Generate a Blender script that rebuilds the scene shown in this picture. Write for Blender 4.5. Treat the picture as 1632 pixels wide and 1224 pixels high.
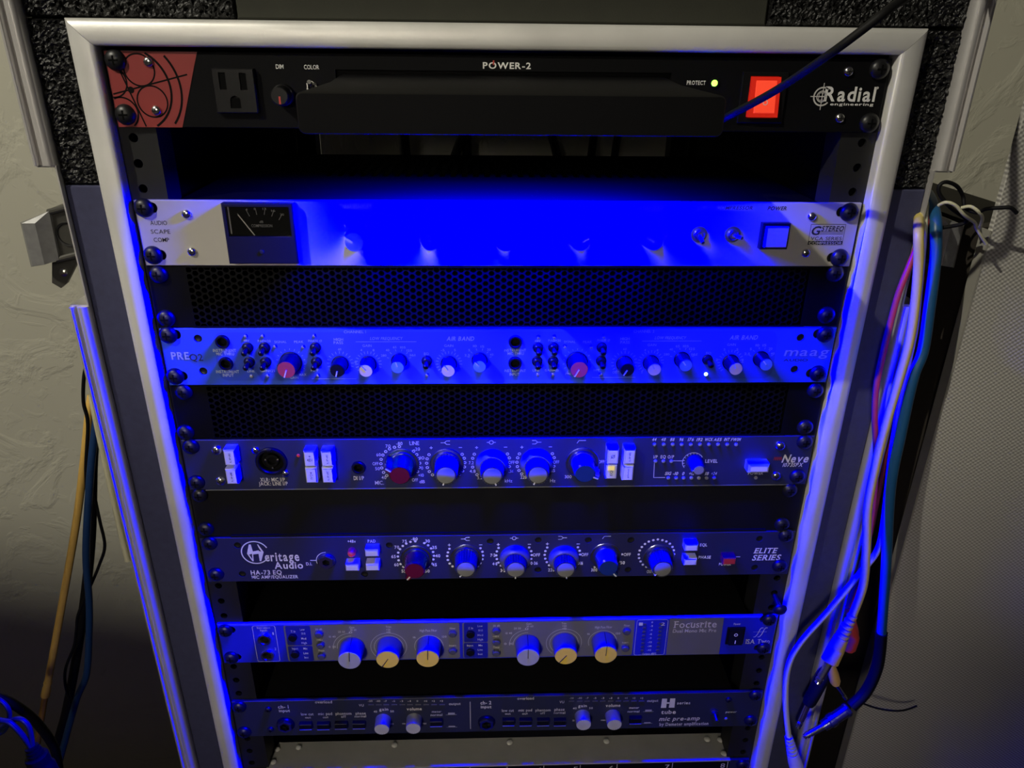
import bpy, bmesh, math, random
from mathutils import Vector, Matrix
random.seed(7)
S = 0.001                                   # all lengths below are millimetres
scene = bpy.context.scene
C = scene.collection
for o in list(bpy.data.objects):
    bpy.data.objects.remove(o, do_unlink=True)
# ------------------------------------------------------------------ camera
cam_d = bpy.data.cameras.new('camera'); cam = bpy.data.objects.new('camera', cam_d); C.objects.link(cam)
cam.location = (-12.9154 * S, -502.0873 * S, 6.9041 * S)
cam.rotation_euler = (1.14341938, -0.0107145, -0.0343242)
cam_d.sensor_fit = 'HORIZONTAL'; cam_d.sensor_width = 36.0
cam_d.lens = 1196.2008 / 1632 * 36.0
cam_d.clip_start = 0.01; cam_d.clip_end = 20
scene.camera = cam
# ------------------------------------------------------------------ world, room light, exposure
w = bpy.data.worlds.new('room'); scene.world = w; w.use_nodes = True
w.node_tree.nodes['Background'].inputs[0].default_value = (1.0, 0.93, 0.80, 1)
w.node_tree.nodes['Background'].inputs[1].default_value = 0.02
def area(name, loc, target, size, power, color, spread=180):
    l = bpy.data.lights.new(name, 'AREA'); l.shape = 'DISK'; l.size = size * S; l.energy = power; l.color = color
    l.spread = math.radians(spread)
    o = bpy.data.objects.new(name, l); C.objects.link(o)
    o.location = Vector(loc) * S
    o.rotation_euler = (Vector(target) - Vector(loc)).to_track_quat('-Z', 'Y').to_euler()
    return o
LAMP = (-1200, -1050, 1150)
area('key_light', LAMP, (0, 300, -250), 26, 25, (1.0, 0.94, 0.78))  # key light from upper left; its housing and flap are added
area('added_rack_fill', (-420, -1650, 250), (-40, 0, -400), 260, 0.50, (1.0, 0.90, 0.74), 33)  # added fill, a narrow beam to brighten the rack front
scene.view_settings.view_transform = 'Standard'; scene.view_settings.look = 'None'
scene.view_settings.exposure = 0; scene.view_settings.gamma = 1
scene.view_settings.use_curve_mapping = False
U = 44.45; PH = 43.7; HW = 241.3
def row(r): return -(r - 1) * U
D = {'blank': {'rack': [(-235.1, -315.7, 0), (-235.3, -347.5, 0), (229.8, -316.5, 0), (229.1, -349.3, 0)]},
 'box': {'num': [('2', -33.9, -29.1), ('3', 2.1, 6.5), ('4', 37.2, 41.6), ('5', 72.4, 76.8), ('6', 107.0, 112.4), ('7', 161.4, 166.3), ('8', 215.7, 220.3)],
         'screw': [(-216.9, 23.2), (-196.5, 24.9), (-217.1, 9.0), (-103.4, 25.1), (9.5, 25.4), (105.5, 24.3), (206.1, 24.0), (219.3, 22.8), (218.2, 7.3)]},
 'cab': {'arc': [(-469.1, 10, -524.3), (-449.8, 10, -533.9), (-439.8, 12, -546.4), (-431.3, 15, -566.6), (-426.8, 20, -598.6), (-433.5, 30, -632.6), (-445.1, 36, -690.2)],
         'blacksleeve': [(291.0, -8, -500.6), (280.0, -10, -539.3)],
         'blacktip': [(280.0, -10, -539.3), (274.3, -12, -567.9)],
         'blue': [(314.4, 60, -89.5), (303.6, 30, -89.6), (296.9, 8, -95.4), (294.1, -4, -105.7), (295.4, -10, -127.6), (297.1, -14, -159.7), (299.0, -16, -190.5), (295.4, -18, -210.7),
                  (295.7, -20, -256.3), (297.2, -22, -301.6), (309.2, -24, -375.9), (320.2, -24, -442.8)],
         'bluebarrel': [(305.7, -30, -523.4), (283.4, -35, -538.5)],
         'blueboot': [(320.2, -24, -442.8), (324.1, -25, -477.7), (319.2, -27, -506.1), (307.5, -30, -521.2)],
         'bluetip': [(283.4, -35, -538.5), (266.0, -38, -548.3)],
         'bthick': [(-350.2, 94, -291.8), (-364.9, 96, -335.6), (-385.4, 96, -421.9), (-406.6, 94, -496.1), (-431.5, 90, -574.7), (-451.8, 84, -635.0), (-466.4, 78, -674.4), (-483.6, 74, -739.2)],
         'bthin': [(-334.3, 70, -231.5), (-340.4, 70, -245.4), (-348.3, 74, -270.6), (-350.4, 76, -292.3), (-363.0, 78, -337.8), (-373.7, 86, -376.8)],
         'bwave': [(-360.6, 84, -336.3), (-364.8, 84, -368.3), (-365.0, 82, -394.6), (-366.4, 82, -422.5), (-377.5, 84, -446.2), (-387.4, 80, -465.7), (-404.1, 76, -496.8), (-410.3, 76, -516.1),
                   (-417.5, 76, -537.4), (-431.7, 76, -564.9), (-437.3, 76, -586.6), (-439.7, 78, -614.5)],
         'cord1': [(-452.4, -12, -530.9), (-438.1, -12, -537.3), (-428.7, -14, -538.3), (-420.9, -16, -550.0), (-416.6, -16, -567.2)],
         'cord2': [(-470.2, -4, -578.4), (-449.1, -6, -557.7), (-433.4, -8, -543.5), (-422.3, -10, -538.5), (-415.8, -12, -544.8), (-415.1, -14, -557.1), (-415.9, -16, -568.8)],
         'cord3': [(-451.2, 0, -520.1), (-440.3, -2, -524.2), (-434.6, -4, -531.2), (-435.3, -4, -540.3), (-438.2, -6, -549.5), (-444.5, -8, -557.1), (-457.3, -8, -559.8)],
         'cream': [(299.0, 28, -93.6), (287.0, 8, -98.0), (276.5, -14, -105.6), (279.1, -18, -125.4), (282.3, -20, -152.2), (283.7, -22, -179.5), (283.2, -22, -206.4), (281.7, -22, -243.1),
                   (280.0, -24, -272.1), (279.3, -28, -311.7), (283.5, -32, -347.3), (285.0, -38, -380.4), (278.8, -44, -405.3)],
         'creambody': [(271.7, -48, -424.8), (263.8, -53, -445.6)],
         'creamneck': [(278.8, -44, -405.3), (271.7, -48, -424.8)],
         'creamtip': [(263.8, -53, -445.6), (256.0, -56, -466.1)],
         'dred': [(300.3, 6, -137.0), (299.6, 2, -154.3), (300.3, 0, -177.4), (299.9, 0, -201.0), (300.3, 0, -238.0), (300.3, -2, -286.1), (301.4, -3, -326.2), (302.8, -3, -356.7)],
         'lblue': [(-331.1, 70, -268.2), (-341.4, 72, -290.3), (-360.1, 74, -348.2), (-380.7, 75, -424.9), (-390.0, 75, -480.2), (-398.6, 75, -519.4), (-410.6, 72, -569.6), (-425.2, 68, -599.7),
                   (-447.6, 62, -655.8), (-466.4, 60, -702.0)],
         'pen': [(129.8, -18, -37.2), (132.1, -40, -30.6), (146.7, -70, -14.7), (158.4, -100, 2.7), (169.6, -110, 14.8), (180.5, -110, 23.8), (203.8, -90, 35.1)],
         'plugbody': [(-414.1, -17, -574.7), (-412.0, -18, -588.7), (-408.2, -20, -609.1)],
         'plugneck': [(-416.2, -16, -565.6), (-414.1, -17, -574.7)],
         'red': [(309.6, 30, -95.3), (295.2, 10, -98.4), (286.2, -2, -108.3), (281.2, -6, -125.6), (276.1, -8, -150.2), (274.4, -9, -178.8), (273.9, -10, -197.8), (274.5, -10, -219.7),
                 (278.2, -10, -243.5), (285.0, -9, -268.2), (289.8, -8, -288.2), (296.5, -6, -324.1), (300.1, -6, -360.7), (298.5, -8, -385.1), (294.1, -12, -425.2)],
         'redplug': [(294.1, -12, -425.2), (299.6, -10, -442.8), (306.1, -8, -459.5), (305.6, -8, -476.6)],
         'tieblack': [(299.9, -2, -105.2), (312.8, -6, -100.1), (298.0, -8, -90.5), (288.5, -8, -81.9), (286.6, -8, -76.4), (290.5, -8, -73.7), (299.7, -6, -76.7), (308.2, -2, -84.0),
                      (309.2, -6, -90.8), (314.0, -12, -92.7), (316.9, -16, -89.6), (324.2, -20, -88.0), (329.0, -22, -87.6), (334.1, -22, -91.0)],
         'ties_low': [(321.9, -20, -528.0), (341.9, -16, -539.9), (363.0, -10, -550.2), (377.8, -5, -554.6), (388.7, -2, -553.4)],
         'tiewhite': [(288.0, -10, -88.6), (290.2, -14, -85.8), (295.7, -16, -87.4), (303.6, -16, -93.9), (312.9, -14, -98.9), (316.3, -12, -102.9), (320.0, -12, -107.1), (327.6, -10, -114.3)],
         'tiewhite2': [(305.3, -8, -90.5), (308.8, -12, -88.9), (314.2, -14, -92.3), (319.0, -12, -97.2), (322.5, -6, -106.4)],
         'white': [(303.4, 30, -92.2), (290.2, 8, -95.0), (286.8, -4, -113.5), (288.3, -8, -137.5), (292.3, -10, -173.7), (292.4, -12, -201.9), (292.9, -13, -224.5), (295.8, -13, -260.1),
                   (298.4, -13, -287.0), (304.6, -13, -337.4), (304.9, -14, -364.8), (294.8, -16, -385.1), (273.2, -20, -421.2), (252.6, -24, -452.4), (245.4, -26, -478.4), (248.9, -28, -517.3),
                   (257.4, -30, -556.7)],
         'whitebody': [(263.8, -31, -576.4), (276.5, -33, -611.3)],
         'whiteneck': [(257.4, -30, -556.7), (263.8, -31, -576.4)],
         'wstrip': [(-312.5, 26, -241.7), (-313.9, 26, -261.0), (-315.2, 26, -312.9), (-316.3, 26, -362.6), (-316.4, 26, -396.5)],
         'yelbody': [(288.1, -16, -485.1), (297.2, -16, -508.9)],
         'yellow': [(-352.8, 96, -274.6), (-356.0, 92, -288.3), (-368.5, 88, -334.1), (-387.0, 84, -395.7), (-415.0, 80, -476.4), (-452.9, 76, -581.9)],
         'yellow2': [(-452.9, 76, -581.9), (-460.3, 75, -602.0), (-484.4, 74, -669.1), (-509.2, 73, -737.0)],
         'yeltip': [(297.2, -16, -508.9), (310.6, -16, -528.2)]},
 'comp': {'bezel': [[(173.0, -101.0), (193.8, -102.0), (194.6, -120.1), (174.7, -119.7)]],
          'button': [[(176.7, -104.0), (191.8, -104.0), (193.4, -118.7), (178.1, -118.7)]],
          'knob': [(-98.1, -112.9, -58), (-48.4, -112.4, -3), (0.8, -112.7, 40), (50.7, -112.4, 60), (99.3, -111.9, -60)],
          'lbox': [[(209.1, -103.5), (233.0, -103.6), (233.3, -117.6), (209.5, -117.7)]],
          'meter': [[(-182.5, -89.2), (-136.2, -89.2), (-138.4, -129.1), (-183.8, -129.2)]],
          'mscrew': [(-160.7, -121.6)],
          'needle': [[(-173.8, -97.5), (-164.7, -111.1)]],
          'rack': [(-235.2, -94.1, 5), (-235.0, -125.6, 5), (233.4, -95.2, -5), (232.8, -126.7, -5)],
          'screw': [(-208.5, -98.1), (-209.0, -123.2), (208.5, -98.2), (208.7, -123.4)],
          'text': [('AUDIO', -227.6, -104.0, 10.9, 2.74, ''), ('SCAPE', -227.4, -109.8, 12.6, 2.76, ''), ('COMP', -227.8, -115.3, 10.1, 2.79, ''), ('dB', -159.6, -102.4, 2.5, 1.51, 'm'),
                   ('COMPRESSION', -159.6, -105.0, 13.6, 1.82, 'm'), ('4', -168.2, -94.4, 1.3, 1.34, 'm'), ('8', -162.8, -94.0, 1.3, 1.34, 'm'), ('12', -156.5, -93.9, 2.6, 1.34, 'm'),
                   ('16', -151.0, -95.1, 2.6, 1.34, 'm'), ('20', -145.6, -97.6, 2.6, 1.35, 'm'), ('THRESHOLD', -97.4, -92.5, 21.1, 2.57, ''), ('RATIO', -48.4, -93.0, 10.1, 2.58, ''),
                   ('ATTACK-mS', 0.6, -93.2, 22.5, 2.59, ''), ('RELEASE-S', 49.2, -93.2, 20.6, 2.6, ''), ('MAKE-UP', 98.5, -92.8, 15.9, 2.61, ''), ('S-C', 132.2, -92.6, 6.7, 2.43, ''),
                   ('COMPRESSOR', 155.2, -92.7, 24.5, 2.44, 'bi'), ('POWER', 184.1, -92.9, 12.9, 2.44, 'bi'), ('G', 213.2, -107.9, 6.0, 5.74, 'bi'), ('STEREO', 224.6, -106.5, 15.2, 3.4, 'bi'),
                   ('VCA SERIES', 221.2, -113.3, 21.5, 2.35, ''), ('COMPRESSOR', 221.2, -116.5, 22.8, 2.0, 'w')],
          'tick': [[(-168.5, -94.7), (-166.8, -98.8)], [(-162.4, -93.9), (-162.0, -97.8)], [(-156.1, -93.5), (-157.2, -97.8)], [(-150.7, -95.0), (-152.5, -98.9)], [(-145.4, -97.2), (-148.1, -101.2)],
                   [(-174.5, -96.9), (-173.5, -99.2)]],
          'toggle': [(132.7, -110.6, 170), (155.8, -110.6, 95)],
          'win': [[(-180.4, -91.6), (-139.9, -91.4), (-140.2, -111.1), (-181.2, -111.2)]]},
 'dem': {'H': [[(148.1, -539.9), (152.8, -540.1), (152.9, -551.6), (147.9, -551.5)], [(155.6, -539.9), (160.3, -539.9), (160.6, -551.5), (155.3, -551.5)],
               [(152.5, -544.5), (155.9, -544.6), (156.0, -546.5), (152.5, -546.4)]],
         'bar': [(-117.6, -540.5), (-110.6, -540.7), (-104.0, -540.9), (-96.6, -541.1), (-89.4, -541.2), (-82.5, -541.4), (-75.1, -541.6), (-67.9, -541.8), (-60.7, -542.0), (-53.4, -542.2),
                 (64.7, -540.9), (72.3, -541.1), (79.0, -541.3), (86.3, -541.5), (93.4, -541.6), (100.7, -541.8), (107.8, -542.0), (114.9, -542.2), (122.2, -542.4), (129.3, -542.6)],
         'bscrew': [(-210.0, -543.5), (-210.8, -568.8), (210.1, -542.8)],
         'btn': [(-177.9, -562.7), (-161.9, -563.1), (-145.9, -562.8), (-129.6, -562.9), (-59.3, -562.1), (7.1, -563.0), (22.8, -563.5), (39.0, -563.9), (54.5, -564.4), (124.7, -563.9)],
         'icon': [(-45.2, -553.8, 1.6), (-45.2, -569.6, 1), (136.7, -554.9, 1.6), (136.9, -570.0, 1)],
         'jack': [(-196.5, -562.1), (-13.1, -564.4)],
         'knob': [(-107.7, -559.0, -10), (-79.3, -558.9, -8), (75.4, -558.8, -12), (103.6, -559.4, -10)],
         'led': [(210.7, -566.8)],
         'line': [[(-27.9, -539.1), (-28.0, -573.4)]],
         'rack': [(-235.1, -539.2, 0), (-234.9, -570.9, 0), (234.4, -537.0, 0), (234.4, -569.2, 0)],
         'text': [('ch- 1', -196.3, -540.8, 9.5, 3.98, 'b'), ('input', -195.8, -545.6, 9.8, 3.24, 'b'), ('overload', -159.8, -535.9, 15.0, 3.39, ''), ('low cut', -175.8, -550.4, 11.1, 3.45, ''),
                  ('out', -175.5, -554.5, 5.1, 2.51, ''), ('mic pad', -159.7, -550.4, 12.5, 3.45, ''), ('out', -159.7, -554.7, 5.0, 2.51, ''), ('phantom', -143.2, -550.6, 14.2, 3.27, ''),
                  ('off', -143.4, -554.4, 4.3, 3.09, ''), ('phase', -127.6, -550.7, 9.2, 3.27, ''), ('normal', -128.2, -554.4, 10.3, 2.9, ''), ('VU', -126.4, -540.8, 4.3, 2.85, ''),
                  ('-20', -118.0, -535.8, 4.1, 2.08, ''), ('-10', -111.0, -536.0, 4.1, 2.08, ''), ('-7', -104.4, -536.2, 2.8, 2.08, ''), ('-5', -97.0, -536.4, 2.8, 2.08, ''),
                  ('-3', -89.9, -536.6, 2.8, 2.08, ''), ('-1', -83.0, -536.8, 2.8, 2.08, ''), ('0', -75.6, -537.0, 1.4, 2.08, ''), ('+1', -68.4, -537.2, 2.8, 2.08, ''),
                  ('+2', -61.3, -537.3, 2.8, 2.09, ''), ('+3', -54.0, -537.5, 2.8, 2.09, ''), ('gain', -106.5, -546.3, 8.2, 3.25, 'b'), ('volume', -78.9, -546.6, 13.6, 3.45, 'b'),
                  ('40', -114.2, -549.0, 3.1, 2.3, ''), ('50', -99.1, -549.1, 3.3, 2.3, ''), ('30', -100.1, -564.9, 3.2, 2.15, ''), ('min', -89.2, -564.7, 2.8, 1.96, ''),
                  ('max', -70.2, -565.3, 3.5, 1.96, ''), ('output', -41.9, -541.1, 10.5, 3.24, ''), ('meter', -58.6, -550.5, 8.7, 2.7, ''), ('normal', -58.9, -554.6, 10.7, 2.9, ''),
                  ('ch- 2', -13.6, -540.7, 9.8, 4.0, 'b'), ('input', -13.4, -545.8, 9.7, 3.26, 'b'), ('overload', 22.6, -536.2, 15.1, 3.42, ''), ('low cut', 6.5, -550.9, 10.9, 3.28, ''),
                  ('out', 6.5, -554.9, 5.1, 2.52, ''), ('mic pad', 22.5, -551.0, 12.4, 3.29, ''), ('out', 22.4, -555.2, 5.1, 2.53, ''), ('phantom', 38.8, -551.3, 13.8, 3.29, ''),
                  ('off', 38.6, -555.1, 4.4, 2.92, ''), ('phase', 54.0, -550.9, 9.2, 3.29, ''), ('normal', 54.1, -555.1, 10.5, 2.92, ''), ('VU', 55.8, -541.6, 4.2, 2.87, ''),
                  ('-20', 64.5, -537.1, 3.8, 2.09, ''), ('-10', 72.1, -537.3, 3.8, 2.1, ''), ('-7', 78.8, -537.4, 2.5, 2.1, ''), ('-5', 86.0, -537.6, 2.5, 2.1, ''), ('-3', 93.2, -537.8, 2.5, 2.1, ''),
                  ('-1', 100.4, -538.0, 2.5, 2.1, ''), ('0', 107.5, -538.2, 1.3, 2.1, ''), ('+1', 114.6, -538.4, 2.5, 2.1, ''), ('+2', 121.9, -538.6, 2.6, 2.1, ''),
                  ('+3', 129.0, -538.8, 2.6, 2.1, ''), ('gain', 75.1, -546.9, 7.9, 3.28, 'b'), ('volume', 103.3, -547.2, 13.5, 3.47, 'b'), ('40', 68.0, -549.9, 3.4, 2.32, ''),
                  ('50', 83.0, -550.0, 3.4, 2.32, ''), ('30', 67.4, -565.4, 1.9, 1.97, ''), ('min', 95.2, -565.5, 3.9, 1.97, ''), ('output', 139.6, -542.1, 10.3, 3.26, ''),
                  ('meter', 123.1, -550.6, 9.1, 2.71, ''), ('normal', 122.8, -555.2, 10.9, 2.92, ''), ('series', 168.7, -545.8, 12.3, 3.28, 'b'), ('tube', 155.7, -556.9, 13.7, 4.69, 'b'),
                  ('mic pre-amp', 167.2, -565.6, 38.0, 4.94, 'bi'), ('by Demeter amplification', 171.8, -572.7, 46.9, 3.79, 'bs'), ('power', 214.6, -559.2, 10.1, 2.75, 'i')],
         'toggle': [(198.3, -557.6)]},
 'foc': {'arc': [(-129.3, -472.2, 16, 12.8, -95, 0), (-97.7, -472.2, 15.5, 12.5, -140, 140), (-62.9, -472.4, 0, 12.4, -110, 110), (23.3, -471.6, 16, 12.8, -95, 0),
                 (54.9, -471.0, 15.5, 12.5, -140, 140), (88.8, -470.4, 0, 12.4, -110, 110)],
         'bbtn': [(-178.7, -459.2), (-178.7, -478.0), (-26.6, -458.8), (-26.9, -479.1)],
         'ff': [(227.5, -462.9)],
         'jack': [(-202.9, -461.1), (-202.6, -478.8)],
         'knob': [(-128.9, -471.3, 3, 0), (-96.8, -471.0, 212, 1), (-62.8, -470.8, 2, 1), (22.7, -471.4, 0, 0), (55.1, -470.4, 216, 1), (89.4, -469.8, 2, 1)],
         'label': [[(146.0, -445.7), (193.3, -445.7), (194.2, -487.4), (146.5, -487.0)]],
         'meter': [[(117.4, -445.7), (144.0, -446.0), (145.5, -487.5), (117.9, -486.9)]],
         'outline': [[(-211.6, -446.7), (-192.2, -447.1), (-193.2, -487.5), (-212.1, -487.0)]],
         'panel': [[(-185.0, -446.2), (-186.3, -488.2)], [(-35.7, -446.2), (-36.4, -488.2)], [(-33.1, -446.3), (-33.8, -487.6)], [(115.4, -445.9), (116.1, -487.7)]],
         'rack': [(-234.7, -450.7, 0), (-233.9, -481.0, 0), (233.5, -448.4, -5), (233.3, -480.6, -5)],
         'rbtn': [(-156.1, -456.3), (-156.0, -468.6), (-156.2, -480.8), (-42.0, -458.2), (-42.2, -477.7), (-4.2, -456.1), (-4.2, -468.4), (-4.3, -480.7), (109.3, -458.7), (109.4, -477.9)],
         'rocker': [[(198.3, -456.2), (213.1, -456.5), (214.6, -475.0), (200.2, -474.6)]],
         'sub': [[(-184.1, -447.2), (-163.1, -447.7), (-163.2, -468.8), (-184.3, -468.4)], [(-184.1, -469.7), (-163.4, -470.1), (-163.0, -486.6), (-184.6, -486.1)],
                 [(-32.1, -446.8), (-11.6, -447.2), (-11.6, -468.6), (-32.5, -468.2)], [(-32.6, -469.3), (-11.6, -469.8), (-11.6, -486.4), (-32.8, -485.9)]],
         'text': [('Instrument', -202.3, -448.7, 11.2, 2.28, ''), ('Inputs', -202.5, -451.5, 6.0, 2.28, ''), ('1', -195.0, -455.3, 1.0, 2.81, ''), ('2', -195.2, -472.4, 1.6, 2.87, ''),
                  ('Z In', -178.0, -453.3, 4.1, 2.29, ''), ('Low', -170.0, -451.3, 3.9, 2.29, ''), ('ISA 110', -169.5, -455.8, 3.3, 2.3, ''), ('Med', -169.8, -461.3, 4.1, 2.32, ''),
                  ('High', -169.9, -466.2, 4.5, 2.33, ''), ('Input', -178.4, -472.4, 5.3, 2.35, ''), ('Mic', -169.5, -472.6, 3.4, 2.35, ''), ('Line', -169.6, -477.7, 4.0, 2.37, ''),
                  ('Inst', -169.5, -482.7, 3.6, 2.38, ''), ('30 dB', -156.1, -451.4, 5.9, 2.03, ''), ('+48V', -156.2, -463.1, 5.3, 2.07, ''), ('Phase', -155.9, -475.1, 5.0, 2.1, ''),
                  ('Gain', -127.8, -449.9, 4.3, 2.03, ''), ('30 60', -126.8, -452.7, 5.3, 2.04, ''), ('0', -129.3, -455.4, 2.9, 2.05, ''), ('20 50', -137.0, -454.6, 5.9, 2.04, ''),
                  ('10 40', -145.3, -459.8, 5.5, 2.06, ''), ('0 30', -146.3, -471.2, 5.9, 2.09, ''), ('Trim', -96.7, -449.9, 4.5, 2.04, ''), ('+20', -97.1, -453.1, 3.5, 2.04, ''),
                  ('+10', -97.1, -455.8, 3.6, 2.05, ''), ('High Pass Filter', -62.8, -454.6, 14.8, 2.56, ''), ('16', -75.1, -462.0, 2.2, 2.07, ''), ('120', -49.3, -461.8, 3.8, 2.07, ''),
                  ('Filter', -41.9, -452.7, 5.0, 2.05, ''), ('Insert', -42.3, -471.9, 6.0, 2.1, ''), ('Z In', -26.5, -452.8, 4.2, 2.05, ''), ('Low', -18.3, -450.6, 4.2, 2.04, ''),
                  ('ISA 110', -17.9, -455.5, 3.6, 2.06, ''), ('Med', -18.2, -460.7, 4.6, 2.07, ''), ('High', -18.2, -465.6, 4.6, 2.08, ''), ('Input', -27.1, -472.2, 5.4, 2.1, ''),
                  ('Mic', -18.0, -472.3, 3.6, 2.1, ''), ('Line', -18.3, -477.3, 4.2, 2.12, ''), ('Inst', -18.3, -482.3, 3.8, 2.13, ''), ('30 dB', -4.2, -450.5, 6.0, 2.05, ''),
                  ('+48V', -4.7, -462.5, 5.4, 2.08, ''), ('Phase', -4.3, -474.6, 5.4, 2.11, ''), ('Gain', 23.8, -448.9, 4.6, 2.04, ''), ('30 60', 24.7, -451.8, 6.0, 2.05, ''),
                  ('0', 22.0, -454.5, 3.0, 2.06, ''), ('20 50', 13.9, -453.9, 6.0, 2.06, ''), ('10 40', 6.6, -459.1, 5.6, 2.07, ''), ('0 30', 6.7, -471.0, 8.1, 2.1, ''),
                  ('Trim', 54.1, -449.2, 4.0, 2.05, ''), ('+20', 54.5, -452.1, 3.6, 2.05, ''), ('+10', 54.6, -455.0, 3.6, 2.06, ''), ('High Pass Filter', 88.8, -454.1, 14.9, 2.58, ''),
                  ('16', 76.1, -461.4, 2.2, 2.08, ''), ('120', 101.9, -461.4, 3.8, 2.08, ''), ('Filter', 109.1, -452.6, 5.0, 2.06, ''), ('Insert', 109.0, -471.8, 5.5, 2.11, ''),
                  ('1', 121.1, -451.3, 3.4, 3.34, 'x'), ('2', 140.5, -451.7, 3.4, 3.35, 'x'), ('0', 130.8, -449.5, 1.2, 1.8, ''), ('-2', 130.6, -453.7, 2.4, 1.81, ''),
                  ('-4', 130.6, -458.2, 2.4, 1.82, ''), ('-6', 130.6, -462.8, 2.4, 1.83, ''), ('-9', 130.6, -467.4, 2.4, 1.84, ''), ('-12', 130.8, -472.0, 3.7, 1.85, ''),
                  ('-18', 130.8, -476.5, 3.7, 1.86, ''), ('-42', 130.8, -481.0, 3.7, 1.87, ''), ('Output dBFS', 131.2, -485.3, 12.6, 2.15, ''), ('Focusrite', 168.8, -452.5, 38.0, 7.49, 's'),
                  ('Dual Mono Mic Pre', 169.1, -459.7, 38.2, 3.65, ''), ('Power', 205.9, -452.9, 6.1, 2.33, ''), ('ISA Two', 226.9, -473.2, 21.9, 5.05, 's')]},
 'her': {'bluek': [(85.7, -378.3, 142)],
         'bscrew': [(-212.4, -363.2), (-212.4, -391.7), (-113.0, -393.7), (-91.1, -365.0), (-9.4, -362.2), (29.7, -361.6), (30.1, -391.6), (70.5, -362.2), (105.6, -362.7), (105.5, -392.8),
                    (212.2, -362.9), (212.4, -392.2)],
         'btn': [(-121.0, -380.9), (-104.3, -366.8), (-104.7, -380.9), (154.0, -365.3), (154.7, -379.7)],
         'dot': [(-80.8, -386.7), (-83.0, -383.8), (-84.4, -380.0), (-84.8, -376.2), (-84.3, -372.3), (-82.7, -368.9), (-80.3, -365.7), (-77.4, -363.5), (-73.9, -361.8), (-70.0, -361.4),
                 (-62.8, -363.2), (-59.8, -365.4), (-57.5, -368.5), (-56.0, -372.1), (-55.4, -375.9), (-56.1, -379.6), (-57.6, -383.6), (-59.8, -386.6), (-42.6, -369.1), (-44.0, -372.7),
                 (-44.6, -376.3), (-44.2, -380.3), (-42.8, -383.9), (-40.5, -386.9), (-17.4, -368.9), (-15.8, -372.5), (-15.4, -376.3), (-15.9, -380.0), (-17.5, -384.0), (-19.6, -387.1),
                 (-2.6, -368.9), (-4.0, -372.3), (-4.5, -376.3), (-4.0, -380.0), (-2.6, -383.6), (-0.7, -386.7), (22.4, -368.8), (24.1, -372.5), (24.5, -376.4), (24.3, -380.3), (37.2, -369.0),
                 (35.8, -372.6), (35.3, -376.4), (35.9, -380.2), (37.3, -383.8), (39.3, -387.0), (62.4, -369.2), (64.0, -372.7), (64.4, -376.5), (99.3, -376.8), (97.6, -384.1), (77.5, -389.4),
                 (120.6, -390.0), (117.5, -387.6), (115.3, -384.3), (113.8, -380.9), (113.2, -377.2), (113.7, -373.2), (115.2, -369.7), (117.5, -366.7), (120.5, -364.4), (124.1, -363.0),
                 (127.8, -362.3), (131.6, -363.1), (135.0, -364.4), (138.1, -366.7), (140.6, -370.0), (142.0, -373.4), (142.7, -377.3), (142.0, -381.5)],
         'dual': [(10.8, -378.8, 180), (51.1, -379.7, 172)],
         'fork': [(-29.5, -359.6, 0), (10.0, -359.4, 1), (49.3, -359.6, 2), (85.5, -359.7, 3)],
         'grey': [(-29.2, -377.9, 213), (130.0, -380.2, 223)],
         'jack': [(-142.8, -379.4)],
         'line': [[(-156.0, -379.0), (-151.2, -379.1)], [(194.0, -380.9), (198.6, -380.9)]],
         'logo': [(-199.3, -370.5)],
         'loose': [[(238.4, -428.7), (229.4, -412.4)]],
         'rack': [(-233.9, -360.4, 0), (-233.4, -391.3, 0), (233.5, -359.4, 0), (233.2, -390.4, 0)],
         'rbtn': [(187.0, -379.4)],
         'redk': [(-69.9, -378.4, 214)],
         'rled': [(-121.2, -369.6)],
         'text': [('eritage', -178.4, -374.8, 27.6, 8.61, 'b'), ('Audio', -173.9, -383.6, 23.1, 6.51, 'b'), ('HA-73 EQ', -192.9, -390.5, 25.0, 4.22, 'b'),
                  ('MIC AMP/EQUALIZER', -186.4, -395.2, 37.7, 3.07, 'b'), ('D.I.', -157.3, -382.4, 4.7, 2.79, 'b'), ('+48v', -121.1, -360.6, 6.5, 2.71, 'b'), ('PAD', -105.1, -360.6, 6.3, 2.71, 'b'),
                  ('75', -78.7, -361.2, 3.7, 2.83, 'b'), ('-80', -70.7, -359.0, 5.4, 2.82, 'b'), ('30', -60.1, -361.2, 3.7, 2.83, 'b'), ('35', -54.7, -367.6, 3.7, 2.86, 'b'),
                  ('40', -52.3, -376.0, 4.0, 2.89, 'b'), ('45', -55.3, -384.9, 3.8, 2.93, 'b'), ('50', -61.4, -391.3, 3.8, 2.95, 'b'), ('55', -80.8, -391.0, 3.8, 2.95, 'b'),
                  ('60', -86.4, -384.4, 3.6, 2.92, 'b'), ('65', -88.3, -376.2, 3.6, 2.89, 'b'), ('70', -85.2, -366.9, 3.7, 2.85, 'b'), ('7·2', -7.3, -376.1, 4.0, 2.9, 'b'),
                  ('4·8', -5.6, -384.8, 4.0, 2.93, 'b'), ('3·2', 1.1, -391.7, 4.2, 2.96, 'b'), ('OFF', 28.5, -376.3, 6.1, 2.9, 'b'), ('0·36', 26.8, -384.7, 5.9, 2.94, 'b'),
                  ('+', -42.7, -365.4, 2.4, 2.51, 'b'), ('-', -17.2, -365.6, 2.6, 0.69, 'b'), ('+', -2.9, -365.5, 2.4, 2.51, 'b'), ('-', 22.5, -365.6, 2.6, 0.69, 'b'),
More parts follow.
